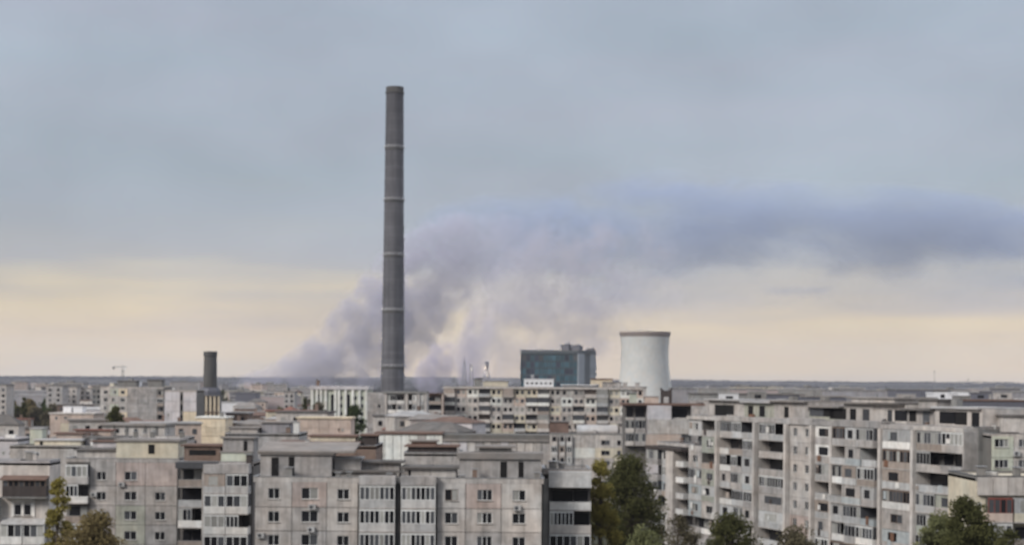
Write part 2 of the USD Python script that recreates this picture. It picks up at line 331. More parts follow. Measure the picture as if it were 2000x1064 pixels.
PAR = ['panel_grey'] * 6 + ['concrete'] * 5 + ['concrete_cool'] * 3 + ['panel_white'] * 2 + ['panel_blue'] * 2 + ['panel_brown'] * 2 + ['panel_green']
def balcony(b, x0, x1, z0, h, yf, yb, style, par=None, fr=None, n=None, slab=True, ph=1.05):
    """one balcony or loggia between yf (front) and yb (back wall). o open, d open and deep dark, g glazed, h half glazed, b boarded up, w wall with a small window"""
    par = par or rnd.choice(PAR); fr = fr or rnd.choice(['frame_white', 'frame_white', 'frame_grey', 'frame_grey', 'frame_brown'])
    zt = z0 + h
    if style == 'w':
        ax, bx_ = x0 + (x1 - x0) * .3, x0 + (x1 - x0) * .72
        r = b.part('wall_panel', holed(x0, x1, z0 + .02, zt - .02, yf, yf + .2, [(ax, bx_, z0 + .95, z0 + 2.15)]), par)
        window(b, ax, bx_, z0 + .95, z0 + 2.15, yf + .16, n=2, frame=fr)
        b.part('wall', bx(x0, x1, yf + .2, yb, z0 + .02, zt - .02), 'joint', r)
        return
    r = b.part('balcony', [bx(x0, x1, yf, yf + .1, z0 + .14, z0 + ph), bx(x0, x0 + .09, yf + .1, yb, z0 + .14, z0 + ph), bx(x1 - .09, x1, yf + .1, yb, z0 + .14, z0 + ph)], par)
    if slab: b.part('slab', bx(x0 - .03, x1 + .03, yf - .05, yb, z0, z0 + .14), 'concrete', r)
    if style in 'od':
        b.part('handrail', bx(x0, x1, yf - .02, yf + .12, z0 + ph + .003, z0 + ph + .05), 'metal_grey', r)
        xm = x0 + (x1 - x0) * rnd.uniform(.45, .6)
        if style == 'o':
            b.part('door', bx(x0 + .35, xm, yb - .06, yb - .003, z0 + .16, zt - .4), rnd.choice(['glass_dark', 'glass_dark', 'glass_grey']), r)
            b.part('pane', bx(xm + .12, x1 - .3, yb - .06, yb - .003, z0 + .95, zt - .4), rnd.choice(['glass_dark', 'glass_dark', 'glass_curtain']), r)
        else:
            b.part('door', bx(x0 + .2, x1 - .2, yb - .06, yb - .003, z0 + .16, zt - .2), 'glass_dark', r)
        return
    xe = x1 if style != 'h' else x0 + (x1 - x0) * .58
    za, zb = z0 + ph + .003, zt - .02
    if style == 'b':
        xa, xc = x0 + (xe - x0) * .22, x0 + (xe - x0) * rnd.uniform(.5, .85)
        b.part('boarding', holed(x0, x1, za, zb, yf + .012, yf + .07, [(xa, xc, za + .12, zb - .35)]), rnd.choice(PAR), r)
        b.part('pane', bx(xa, xc, yf + .035, yf + .05, za + .12, zb - .35), pick_glass(), r)
        for xq in (x0, x1 - .06): b.part('side_boarding', bx(xq, xq + .06, yf + .075, yb, za, zb), 'panel_grey', r)
        return
    n = n or max(3, int(round((xe - x0) / .85)))
    xs = np.linspace(x0 + .06, xe - .06, n + 1); t = .05
    ms = [bx(x0, xe, yf + .01, yf + .08, za, za + t), bx(x0, xe, yf + .01, yf + .08, zb - t - .15, zb)]
    for i, x in enumerate(xs): ms.append(bx(x - .05, x + .05, yf + .01, yf + .08, za + t, zb - t - .15))
    b.part('glazing_frame', ms, fr, r)
    for i in range(n):
        g = rnd.choices(['glass_dark', 'glass_grey', 'glass_curtain'], [.45, .3, .25])[0]
        b.part('pane', bx(xs[i] + .05, xs[i + 1] - .05, yf + .035, yf + .05, za + t, zb - t - .15), g, r)
    for xq in ((x0, x1 - .06) if style == 'g' else (x0,)): b.part('side_glazing', bx(xq, xq + .06, yf + .085, yb, za, zb), 'glass_grey', r)
    if style == 'h':
        b.part('door', bx(xe + .15, x1 - .15, yb - .06, yb - .003, z0 + .16, zt - .35), 'glass_dark', r)

def parapet(b, x0, x1, y0, y1, z, h=.5, t=.25, m='concrete', cap='metal_grey'):
    """roof sheet and the low wall round it"""
    b.part('roof', bx(x0 + t, x1 - t, y0 + t, y1 - t, z - .3, z - .04), 'tar_roof')
    if b.Ym < 480: ROOFS.append(((b, z - .04, x0 + .8, x1 - 2, y0 + .6, min(y0 + 6, y1 - 1)), int((x1 - x0) / 2.6)))
    p = b.part('parapet', [bx(x0, x1, y0, y0 + t, z - .3, z + h), bx(x0, x1, y1 - t, y1, z - .3, z + h), bx(x0, x0 + t, y0 + t, y1 - t, z - .3, z + h), bx(x1 - t, x1, y0 + t, y1 - t, z - .3, z + h)], m)
    c = .06
    b.part('coping', [bx(x0 - c, x1 + c, y0 - c, y0 + t + c, z + h + .003, z + h + .06), bx(x0 - c, x1 + c, y1 - t - c, y1 + c, z + h + .003, z + h + .06),
                      bx(x0 - c, x0 + t + c, y0 + t + c + .003, y1 - t - c - .003, z + h + .003, z + h + .06), bx(x1 - t - c, x1 + c, y0 + t + c + .003, y1 - t - c - .003, z + h + .003, z + h + .06)], cap, p)

def roof_room(b, x0, x1, y0, y1, z0, z1, m='concrete', doors=(), over=.35, cap='tar_roof', capt=.22, glass='dark_void', name='roof_room'):
    r = b.part(name, bx(x0, x1, y0, y1, z0, z1), m)
    b.part('roof_cap', bx(x0 - over, x1 + over, y0 - over, y1 + over, z1 + .003, z1 + capt), cap, r)
    for (a, c, d, e) in doors: b.part('opening', bx(a, c, y0 - .05, y0 - .004, d, e), glass, r)
    return r

def vent(b, x, y, z, h=1.0, w=.6, m='concrete_dark'):
    p = b.part('vent', bx(x - w / 2, x + w / 2, y - w / 2, y + w / 2, z, z + h), m)
    b.part('vent_cap', bx(x - w * .7, x + w * .7, y - w * .7, y + w * .7, z + h + .08, z + h + .16), 'metal_grey', p)

def antenna(b, x, y, z, h=2.5):
    ms = [tube((x, y, z), (x, y, z + h), .025, n=5)]
    for k in range(4): ms.append(bx(x - .5 + .08 * k, x + .5 - .08 * k, y - .01, y + .01, z + h - .15 - .22 * k, z + h - .12 - .22 * k))
    b.part('aerial', ms, 'metal_dark')

def ac_unit(b, u, v, y=-.13):
    x, z = b.X(u), b.Z(v)
    p = b.part('air_conditioner', bx(x - .42, x + .42, y - .42, y - .06, z - .3, z + .3), 'panel_grey')
    b.part('fan_grille', moved(rot_disc(.22), (x - .08, y - .43, z)), 'metal_dark', p)

def rot_disc(r, n=10, d=.02):
    an = np.arange(n) * 2 * math.pi / n
    v = np.vstack([np.c_[r * np.cos(an), np.zeros(n), r * np.sin(an)], np.c_[r * np.cos(an), np.full(n, d), r * np.sin(an)], [[0, 0, 0], [0, d, 0]]])
    f = []
    for i in range(n):
        j = (i + 1) % n
        f += [[2 * n, i, j], [i, n + i, n + j], [i, n + j, j], [2 * n + 1, n + j, n + i]]
    return v, np.array(f)

def dish(b, u, v, y=-.13, r=.38):
    x, z = b.X(u), b.Z(v)
    pts, f = [[0, .12, 0]], []
    for k, (q, dd) in enumerate(((.5, .08), (1.0, 0))):
        for i in range(10):
            a = i * math.pi / 5
            pts.append([r * q * math.cos(a), dd, r * q * math.sin(a)])
    for i in range(10):
        j = (i + 1) % 10
        f += [[0, 1 + i, 1 + j], [1 + i, 11 + i, 11 + j], [1 + i, 11 + j, 1 + j]]
    d = b.part('satellite_dish', moved((np.array(pts), np.array(f)), (x, y - .35, z)), 'metal_white')
    b.part('bracket', tube((x, y - .01, z - .25), (x, y - .26, z - .05), .025, n=5), 'metal_grey', d)

def clutter(b, n, z, x0, x1, y0, y1):
    for i in range(n):
        x, y, h = rnd.uniform(x0, x1), rnd.uniform(y0, y1), rnd.uniform(.4, 1.3)
        q = rnd.random()
        if q < .4: vent(b, x, y, z, h, rnd.uniform(.4, .8), rnd.choice(['concrete_dark', 'concrete', 'brick_brown', 'panel_white']))
        elif q < .6: antenna(b, x, y, z, h + .9)
        elif q < .8: b.part('roof_hatch', bx(x, x + rnd.uniform(1, 2.6), y, y + 1.2, z, z + h * .6), rnd.choice(['concrete', 'panel_white', 'wood_dark', 'rust']))
        else: b.part('tar_strip', bx(x, x + rnd.uniform(1.5, 4), y, y + .5, z, z + .3), 'wood_dark')

def core(b, m='joint', y0=0.0, x0=0.0, x1=None, z1=None): return b.part('wall', bx(x0, b.W if x1 is None else x1, y0, b.D, -0.2, b.zt if z1 is None else z1), m)

FR = 'frame_white'
ROOFS = []
# ------------------------------------------------------------------ near block in the middle
b = Block('apartment_block', 'nearest grey panel block in the middle with two glazed balcony columns at its centre', 'apartment block', 500, 1060, 937, 192, D=12)
core(b)
us = [500, 572, 640, 701]; us2 = [856, 911, 981, 1060]
vs = [937, 991, 1037, 1083, 1129, 1175]
rows = [965, 1010, 1056, 1102, 1148]
wins = []
for r in rows:
    wins += [(526, 548, r - 11, r + 10, 2, FR), (591, 623, r - 12, r + 10, 2, FR), (661, 684, r - 10, r + 10, 2, FR),
             (871, 896, r - 11, r + 11, 2, 'frame_brown' if r == 965 else FR), (934, 963, r - 11, r + 10, 3, FR), (1003, 1028, r - 10, r + 10, 2, FR)]
shade = {}
def nearm(i, j): return shade.setdefault((i, j), rnd.choice(['concrete'] * 4 + ['concrete_cool'] * 3 + ['concrete_light', 'concrete_light', 'concrete_pink', 'concrete_green']))
facade(b, us, vs, wins, nearm); facade(b, us2, vs, wins, nearm)
for (a, c, fr) in ((705, 774, FR), (786, 853, FR)):
    for j, vz in enumerate([992, 1038, 1084, 1130]):
        z0 = b.Z(vz); balcony(b, b.X(a), b.X(c), z0, 2.68, -1.0, 0, 'g', par=['panel_grey', 'panel_grey', 'panel_grey', 'concrete'][j], fr=fr, n=7)
    x0, x1 = b.X(a), b.X(c)
    b.part('balcony_head', bx(x0 - .05, x1 + .05, -1.1, 0, b.Z(946), b.Z(928)), 'concrete_cool')
zt = b.zt
parapet(b, -.2, b.W + .2, -.16, b.D, zt, h=.3)
rr_ = roof_room(b, b.X(504), b.X(645), 2.2, 6.5, zt - .04, zt + 2.75, 'concrete_cool', [(b.X(526), b.X(540), zt + .2, zt + 2.4), (b.X(560), b.X(571), zt + .3, zt + 2.5)], over=.3, cap='grey_roof')
b.part('roof_cap', join([(np.array([[b.X(500), 1.8, zt + 2.98], [b.X(690), 1.8, zt + 2.98], [b.X(690), 9.5, zt + 3.8], [b.X(500), 9.5, zt + 3.8], [b.X(500), 1.8, zt + 3.2], [b.X(690), 1.8, zt + 3.2], [b.X(690), 9.5, zt + 4.0], [b.X(500), 9.5, zt + 4.0]]), BF)]), 'grey_roof', rr_)
roof_room(b, b.X(648), b.X(700), 3.5, 7, zt - .04, zt + 2.2, 'concrete', [], over=.2, cap='pale_roof')
roof_room(b, b.X(655), b.X(772), 2.6, 3.4, zt - .04, zt + .75, 'concrete_light', [], over=.5, cap='tar_roof')
roof_room(b, b.X(700), b.X(775), 5, 9, zt - .04, zt + 1.7, 'concrete', [], over=.5, cap='tar_roof')
roof_room(b, b.X(787), b.X(890), 3.5, 9, zt - .04, zt + 1.15, 'concrete_light', [(b.X(795), b.X(800), zt + .2, zt + 1.0)], over=.45, cap='tar_roof')
roof_room(b, b.X(897), b.X(1058), 2.4, 7, zt - .04, zt + 2.4, 'concrete_cool', [(b.X(978), b.X(991), zt + .25, zt + 2.1), (b.X(1014), b.X(1024), zt + .3, zt + 2.1)], over=.3, cap='grey_roof', capt=.7)
roof_room(b, b.X(935), b.X(1000), 5, 8.5, zt + 3.13, zt + 3.6, 'concrete_dark', [], over=.5, cap='grey_roof', name='lift_house')
for u, y, h in ((660, 1.2, .7), (682, 1.0, .8), (760, 1.4, .6), (905, .9, .5), (1050, 1, .9), (620, 8, 1.2)): vent(b, b.X(u), y, zt - .03, h, .55)
for u, y in ((690, 6), (742, 3.9), (842, 6), (880, 8)): antenna(b, b.X(u), y, zt + 1.3, 1.6)
b.part('pipe', [tube((b.X(780) - .1, -.12, 0), (b.X(780) - .1, -.12, zt), .07, n=6)], 'metal_dark')
ac_unit(b, 612, 990); ac_unit(b, 512, 1046); ac_unit(b, 1012, 989); ac_unit(b, 610, 1034)

# its right neighbour, set back
b = Block('apartment_block', 'narrow bay with dark balconies and pale parapets, right end of the nearest block', 'apartment block', 1062, 1156, 922, 197, D=10)
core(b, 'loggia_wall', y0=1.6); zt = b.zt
b.part('end_wall', bx(0, b.X(1073), 0, 1.6, 0, zt - .8), 'concrete_dark')
b.part('fascia', bx(b.X(1073) + .003, b.W, -.3, 1.6, zt - 1.75, zt + .1), 'panel_grey')
st = ['o', 'h', 'g', 'o']
for j in range(4):
    z0 = zt - 1.77 - 2.72 * (j + 1); balcony(b, b.X(1075), b.W, z0, 2.7, -.25, 1.6, st[j], par=['panel_white', 'concrete_light', 'panel_white', 'concrete'][j], fr=['frame_grey', FR, FR, FR][j], n=6)
parapet(b, 0, b.W, 1.2, b.D, zt, h=.35)
vent(b, b.X(1082), 2.5, zt, 1.1, .9); vent(b, b.X(1100), 3.5, zt, .9, .7); antenna(b, b.X(1140), 3, zt, 1.5)

# ------------------------------------------------------------------ left block
b = Block('apartment_block', 'grey panel block on the left with a cream rooftop room and small windows', 'apartment block', 132, 350, 898, 233, D=12)
core(b); zt = b.zt
us = [178, 228, 286, 348]; vs = [898, 948, 986, 1024, 1062, 1100]
wins = []
for j, r in enumerate((929, 968, 1006, 1045, 1083)):
    wins += [(191, 209, r - 8, r + 8, 2, FR), (245, 269, r - 9, r + 8, 2, FR)]
    if j: wins += [(305, 325, r - 8, r + 8, 2, FR)]
facade(b, us, vs, wins, lambda i, j: 'concrete_pink' if (i, j) in ((2, 0), (1, 0)) else rnd.choice(['concrete', 'concrete', 'concrete_cool', 'concrete_green']))
for j, (s_, p_) in enumerate((('g', 'concrete_light'), ('h', 'panel_white'), ('o', 'panel_brown'), ('g', 'panel_grey'))):
    balcony(b, b.X(133), b.X(176), zt - .6 - 2.72 * (j + 1), 2.7, -1.1, 0, s_, par=p_, fr=FR)
parapet(b, -.1, b.W + .1, -.16, b.D, zt, h=.25)
rr_ = roof_room(b, b.X(226), b.X(347), .6, 7, zt, zt + 2.6, 'plaster_cream', [(b.X(289), b.X(301), zt + .9, zt + 2.2)], over=.25, cap='grey_roof', capt=.3)
roof_room(b, b.X(140), b.X(222), 3, 8, zt, zt + 1.2, 'concrete_light', [], over=.4, cap='tar_roof')
roof_room(b, b.X(150), b.X(220), 9, 11, zt, zt + 2.2, 'plaster_lilac', [], over=.3, cap='brown_roof')
ac_unit(b, 240, 945); ac_unit(b, 186, 965); antenna(b, b.X(172), 5, zt + 1.2, 1.8); antenna(b, b.X(318), 4, zt + 2.9, 1.6)
for u in (236, 270, 330): vent(b, b.X(u), 9.5, zt + .05, 3.6, .6)

b = Block('apartment_block', 'weathered bay of dark loggias and glazed balconies between the left block and the nearest block', 'apartment block', 349, 492, 906, 226, D=11)
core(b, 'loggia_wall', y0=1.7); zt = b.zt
x0, x1, x2 = 0.05, b.X(396), b.X(402)
b.part('fin', bx(x1 + .02, x2 - .02, -.2, 1.7, 0, zt), 'concrete')
for j, (s_, p_) in enumerate((('o', 'panel_brown'), ('d', 'panel_grey'), ('h', 'panel_white'), ('o', 'panel_brown'), ('o', 'concrete'))):
    balcony(b, x0, x1, zt - .4 - 2.75 * (j + 1), 2.73, -.1, 1.7, s_, par=p_)
b.part('eaves', bx(-.2, b.X(424), -.95, 1.7, zt - .55, zt + .3), 'metal_dark')
for j, (s_, p_) in enumerate((('b', 'panel_grey'), ('g', 'panel_white'), ('g', 'panel_white'), ('g', 'panel_grey'), ('h', 'panel_white'))):
    z0 = zt - 1.2 - 2.75 * (j + 1); xm = b.X(444)
    balcony(b, x2, xm - .05, z0, 2.73, -.9, 1.7, s_, par=p_, fr=FR); balcony(b, xm + .05, b.W - .3, z0, 2.73, -.9, 1.7, 'g' if j != 2 else 'h', par=p_, fr=FR)
b.part('balcony_head', bx(x2 - .1, b.W - .2, -1.0, 1.7, zt - 1.2, zt + .1), 'concrete_cool')
parapet(b, 0, b.W, 1.3, b.D, zt, h=.3)
roof_room(b, b.X(352), b.X(424), 3, 8, zt, zt + 2.3, 'brick_brown', [(b.X(362), b.X(415), zt + 1.1, zt + 1.8)], over=.4, cap='brown_roof')
roof_room(b, b.X(430), b.X(490), 2.5, 7, zt, zt + 3.4, 'concrete_cool', [(b.X(471), b.X(478), zt + 1.2, zt + 3.1)], over=.3, cap='grey_roof')
roof_room(b, b.X(428), b.X(488), 1.8, 2.4, zt, zt + 1.5, 'plaster_greenish', [], over=.15, cap='grey_roof')
vent(b, b.X(485), 1.5, zt, 1.2, .8, 'wood_dark'); antenna(b, b.X(440), 4, zt + 3.6, 1.5)

# ------------------------------------------------------------------ far left block at the bottom corner
b = Block('apartment_block', 'pale block in the lower left corner with a dark wooden enclosed top balcony', 'apartment block', -60, 98, 903, 205, D=5)
core(b, 'concrete_light'); zt = b.zt
parapet(b, 0, b.W, 0, b.D, zt, h=.25, m='plaster_lilac')
r = b.part('balcony', [bx(b.X(12), b.X(97), -1.3, 0, zt - 4.05, zt - 2.75)], 'wood_dark', label='dark timber clad balcony')
b.part('slab', bx(b.X(10), b.X(98), -1.4, 0, zt - 4.25, zt - 4.055), 'concrete_dark', r)
b.part('balcony_roof', (np.array([[b.X(8), -1.6, zt - 2.05], [b.X(98), -1.6, zt - 2.05], [b.X(98), -.003, zt - 1.65], [b.X(8), -.003, zt - 1.65], [b.X(8), -1.6, zt - 1.93], [b.X(98), -1.6, zt - 1.93], [b.X(98), -.003, zt - 1.53], [b.X(8), -.003, zt - 1.53]]), BF), 'brown_roof', r)
xs = np.linspace(b.X(13), b.X(96), 9)
b.part('glazing_frame', [bx(x - .05, x + .05, -1.28, -1.2, zt - 2.75, zt - 2.1) for x in xs], 'frame_brown', r)
for i in range(8): b.part('pane', bx(xs[i] + .05, xs[i + 1] - .05, -1.26, -1.24, zt - 2.75, zt - 2.1), 'glass_dark' if i % 3 else 'glass_grey', r)
for j in range(2):
    zc = zt - 6.4 - 2.75 * j
    for (a, c) in ((30, 44), (49, 63)): window(b, b.X(a), b.X(c), zc, zc + 1.35, -.003, n=1)
    b.part('surround', [bx(b.X(24), b.X(30) - .02, -.12, -.003, zc - .2, zc + 1.6), bx(b.X(63) + .02, b.X(70), -.12, -.003, zc - .2, zc + 1.6), bx(b.X(44) + .02, b.X(49) - .02, -.12, -.003, zc - .2, zc + 1.6), bx(b.X(24), b.X(70), -.12, -.003, zc + 1.603, zc + 2.3)], 'panel_white')
for j in range(3):
    z0 = zt - 10.0 - 2.75 * j
    balcony(b, b.X(8), b.X(50), z0, 2.7, -1.2, 0, 'g', par='panel_white', fr=FR); balcony(b, b.X(52), b.X(94), z0, 2.7, -1.2, 0, 'g', par='panel_blue' if j else 'panel_white', fr=FR)
    b.part('awning', (np.array([[b.X(8), -1.35, z0 + 2.55], [b.X(94), -1.35, z0 + 2.55], [b.X(94), -.003, z0 + 3.2], [b.X(8), -.003, z0 + 3.2], [b.X(8), -1.35, z0 + 2.6], [b.X(94), -1.35, z0 + 2.6], [b.X(94), -.003, z0 + 3.25], [b.X(8), -.003, z0 + 3.25]]), BF), 'panel_grey') if j == 0 else None
b.part('balcony', bx(b.X(-58), b.X(4), -1.1, 0, zt - 6.5, zt - 4.2), 'panel_grey')
vent(b, b.X(50), 2, zt, 1.2, .8); antenna(b, b.X(30), 3, zt, 1.5)

# ------------------------------------------------------------------ long oblique block on the right
b = Block('apartment_block', 'long grey block on the right seen at a slant, full of mismatched balconies', 'apartment block', 1345, 1887, 0, 288, 215, D=12, H=25.7)
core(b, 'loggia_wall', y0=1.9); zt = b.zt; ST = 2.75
bays = [(1346, 1371, 'wowgbwow'), (1374, 1404, 'dwowbwdw'), (1408, 1477, 'gdhbdbdo'), (1484, 1538, 'hddgbbdh'), (1544, 1588, 'wwwwwwww'), (1595, 1627, 'bbgdbbgd'),
        (1636, 1722, 'gdgdbhgo'), (1730, 1786, 'bgbgwbdg'), (1794, 1886, 'ghdghgbd')]
for q, (a, c, st) in enumerate(bays):
    x0, x1 = b.X(a), b.X(c)
    proud = (0.0, -.25, -.15, -.1, 0.0, -.2, -1.15, -.5, -.35)[q]
    if q == 4:
        for j in range(8):
            z1 = zt - .45 - ST * j; z0 = z1 - ST; xm = (x0 + x1) / 2
            hs = [(x0 + .9, x0 + 2.1, z0 + .95, z0 + 2.2), (x1 - 2.2, x1 - 1.0, z0 + .95, z0 + 2.2)]
            p_ = b.part('wall_panel', holed(x0, x1, z0 + .02, z1 - .02, 0, .2, hs), rnd.choice(['concrete', 'concrete_light', 'concrete_pink', 'concrete_cool']))
            b.part('wall', bx(x0, x1, .2, 1.9, z0 + .02, z1 - .02), 'joint', p_)
            for h_ in hs: window(b, *h_, .17, n=2, frame=FR)
    else:
        for j, s_ in enumerate(st):
            z0 = zt - .45 - ST * (j + 1); s_ = 'b' if s_ == 'p' else s_
            if x1 - x0 > 9 and s_ != 'w':
                nq = max(2, int(round((x1 - x0) / 4.2))); cut = [x0] + [x0 + (x1 - x0) * (i + rnd.uniform(-.2, .2)) / nq for i in range(1, nq)] + [x1]
                for i in range(nq): balcony(b, cut[i] + .04, cut[i + 1] - .04, z0, ST - .02, proud * rnd.choice([.75, 1, 1.15]), 1.9, s_ if i == 0 else rnd.choice([s_, 'g', 'g', 'b', 'h', 'b', 'd']))
            else: balcony(b, x0 + .03, x1 - .03, z0, ST - .02, proud, 1.9, s_)
            for t_ in range(2):
                if rnd.random() < .45:
                    xq = rnd.uniform(x0 + .2, max(x0 + .3, x1 - 1.3)); wq = rnd.uniform(.5, 1.1); zq = z0 + rnd.choice([.25, 1.2, 1.3])
                    b.part('screen', bx(xq, xq + wq, proud - .07 - .06 * t_, proud - .012 - .06 * t_, zq, zq + rnd.uniform(.6, 1.2)), rnd.choice(['panel_white', 'panel_white', 'panel_blue', 'panel_brown', 'wood_dark', 'rust']))
for u in (1406, 1480, 1541, 1591.5, 1631, 1726, 1790):
    x = b.X(u); b.part('fin', bx(x - .3, x + .3, -.75, 1.9, 0, zt - .46), 'concrete_light')
b.part('fin', bx(b.W - .25, b.W, -.3, 1.9, 0, zt - .46), 'concrete')
for a, c in ((1345, 1406), (1406, 1480), (1480, 1541), (1541, 1591), (1591, 1631), (1631, 1726), (1726, 1790), (1790, 1887)):
    b.part('fascia', bx(b.X(a) + .01, b.X(c) - .01, -.35 + rnd.uniform(-.1, .1), 1.9, zt - .44, zt + rnd.choice([.1, .3, .5])), rnd.choice(['concrete', 'concrete_light', 'concrete_cool']))
xs = np.linspace(.1, b.D - .1, 4)
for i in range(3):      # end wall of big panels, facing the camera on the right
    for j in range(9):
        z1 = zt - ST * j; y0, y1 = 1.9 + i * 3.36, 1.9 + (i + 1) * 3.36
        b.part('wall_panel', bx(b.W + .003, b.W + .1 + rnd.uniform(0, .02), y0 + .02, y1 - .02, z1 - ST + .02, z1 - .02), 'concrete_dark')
parapet(b, 0, b.W, 1.2, b.D, zt, h=.25)
# attic storey set back on its roof
ax0, ax1, ay = b.X(1352), b.W - .8, 3.2
seg = [ax0] + [b.X(u) for u in (1420, 1478, 1545, 1612, 1672, 1732, 1788)] + [ax1]
for i in range(len(seg) - 1):
    dy, dh = rnd.uniform(-.5, .9) * (i % 2), rnd.choice([-.35, 0, .1, .35])
    at_ = b.part('attic_storey', bx(seg[i] + .02, seg[i + 1] - .02, ay - .003 * i + (dy if i % 2 else 0) * 0, b.D - 1.5, zt - .04, zt + 2.5 + dh), rnd.choice(['concrete_cool', 'concrete', 'concrete_green', 'concrete_light']))
    b.part('roof_cap', bx(seg[i] - .1, seg[i + 1] - .12, ay - .9 + dy * .5, b.D - 1.0, zt + 2.503 + dh, zt + 2.75 + dh), rnd.choice(['grey_roof', 'grey_roof', 'tar_roof', 'pale_roof', 'brown_roof']), at_)
for u, w_, hh in ((1375, 4, 1.8), (1392, 3, 1.6), (1433, 1.6, 1.7), (1455, 1.7, 1.7), (1502, 1.3, 1.7), (1560, 4, 1.3), (1583, 3, 1.3), (1601, 4.5, 1.6), (1630, 1.6, 1.8), (1655, 1.7, 1.9), (1701, 1.1, 1.8), (1722, 3.0, 1.5), (1745, 1.6, 1.5), (1771, 1.5, 1.9), (1812, 3.6, 1.6), (1838, 2.6, 1.7), (1866, 1.6, 1.9)):
    x = b.X(u); b.part('attic_window', bx(x - w_ / 2, x + w_ / 2, ay - .06, ay - .004, zt + 2.1 - hh, zt + 2.1), rnd.choice(['glass_dark', 'dark_void', 'glass_dark', 'glass_grey']), at_)
for u in (1480, 1540, 1680, 1790):
    x = b.X(u); b.part('chimney', bx(x - .6, x + .6, 6, 7, zt + 2.4, zt + 3.7), 'concrete_dark', at_)
roof_room(b, b.X(1618), b.X(1700), 4.0, 8, zt + 2.45, zt + 3.6, 'concrete_light', [], over=.3, cap='grey_roof', name='lift_house')
roof_room(b, b.X(1740), b.X(1776), 4.5, 8, zt + 2.45, zt + 3.5, 'concrete', [], over=.3, cap='tar_roof', name='lift_house')
for u, h in ((1420, 1.5), (1530, 1.8), (1650, 1.6), (1825, 2.2), (1880, 1.5)): antenna(b, b.X(u), 5.5, zt + 2.8, h)

b = Block('apartment_block', 'low balcony wing with a dark eave at the left end of the long slanted block', 'apartment block', 1272, 1343.5, 0, 303, 288.6, D=9, H=20.6)
core(b, 'loggia_wall', y0=1.5); zt = b.zt
for q, (a, c, st) in enumerate(((1273, 1294, 'gogogo'), (1297, 1309, 'bgbobo'), (1327, 1342, 'oodood'))):
    for j, s_ in enumerate(st): balcony(b, b.X(a), b.X(c), zt - 1.0 - ST * (j + 1), ST - .02, (-.9, -.3, -.6)[q], 1.5, s_)
b.part('stair_tower', bx(b.X(1311), b.X(1325), -1.0, 1.5, 0, zt - .7), 'concrete_light')
b.part('eaves', bx(0, b.W, -1.2, 1.5, zt - .95, zt - .4), 'wood_dark')
parapet(b, 0, b.W, 1.2, b.D, zt, h=.25)

# ------------------------------------------------------------------ right edge
b = Block('apartment_block', 'pale beige block behind at the right edge with rows of three part windows', 'apartment block', 1937, 2065, 851, 212, D=12)
core(b); zt = b.zt
vs = [851, 893, 933, 973, 1013, 1053]; wins = []
for r in (865, 905, 946, 986, 1026): wins += [(1943, 1970, r - 8, r + 8, 3, FR), (1990, 2008, r - 8, r + 8, 2, FR), (2030, 2050, r - 8, r + 8, 2, FR)]
facade(b, [1937, 1980, 2020, 2065], vs, wins, lambda i, j: rnd.choice(['plaster_greenish', 'concrete_light', 'plaster_greenish']))
parapet(b, 0, b.W, -.14, b.D, zt, h=.3); ac_unit(b, 1985, 885)
roof_room(b, b.X(1975), b.X(2040), 3, 8, zt, zt + 2.4, 'concrete_light', [], over=.3, cap='tar_roof')

b = Block('apartment_block', 'near cream block at the right edge with a maroon glazed balcony', 'apartment block', 1906, 2070, 934, 178, D=11)
core(b, 'plaster_cream', y0=0); zt = b.zt
b.part('fascia', [bx(x, x + 1.55, -.5, 0, zt - 1.75, zt + .1 + .02 * (i % 2)) for i, x in enumerate(np.arange(.2, b.W - 1.6, 1.6))], 'concrete_light')
parapet(b, 0, b.W, -.02, b.D, zt, h=.25, m='concrete_dark', cap='metal_dark')
for j in range(3):
    z0 = zt - 1.9 - 2.75 * (j + 1)
    balcony(b, b.X(1926), b.X(1974), z0, 2.7, -1.1, 0, 'g', par=['plaster_pink', 'panel_grey', 'concrete'][j], fr=['maroon_wood', FR, 'frame_brown'][j], n=4)
    balcony(b, b.X(1978), b.X(2030), z0, 2.7, -1.1, 0, ['b', 'o', 'g'][j], par=['plaster_cream', 'panel_brown', 'concrete'][j])
    small_window(b, b.X(1911), b.X(1918), z0 + 1.0, z0 + 2.1, -.003)
vent(b, b.X(1925), 1.5, zt, 1.1, .8); antenna(b, b.X(1960), 2, zt, 1.2)

# ------------------------------------------------------------------ middle distance
def row_windows(b, u0, u1, du, v0, v1, dv, w, h, y=-.004, frame=FR, skipf=None):
    for v in np.arange(v0, v1, dv):
        for u in np.arange(u0, u1, du):
            if skipf and skipf(u, v): continue
            x, z = b.X(u), b.Z(v); small_window(b, x - w / 2, x + w / 2, z - h / 2, z + h / 2, y, frame)

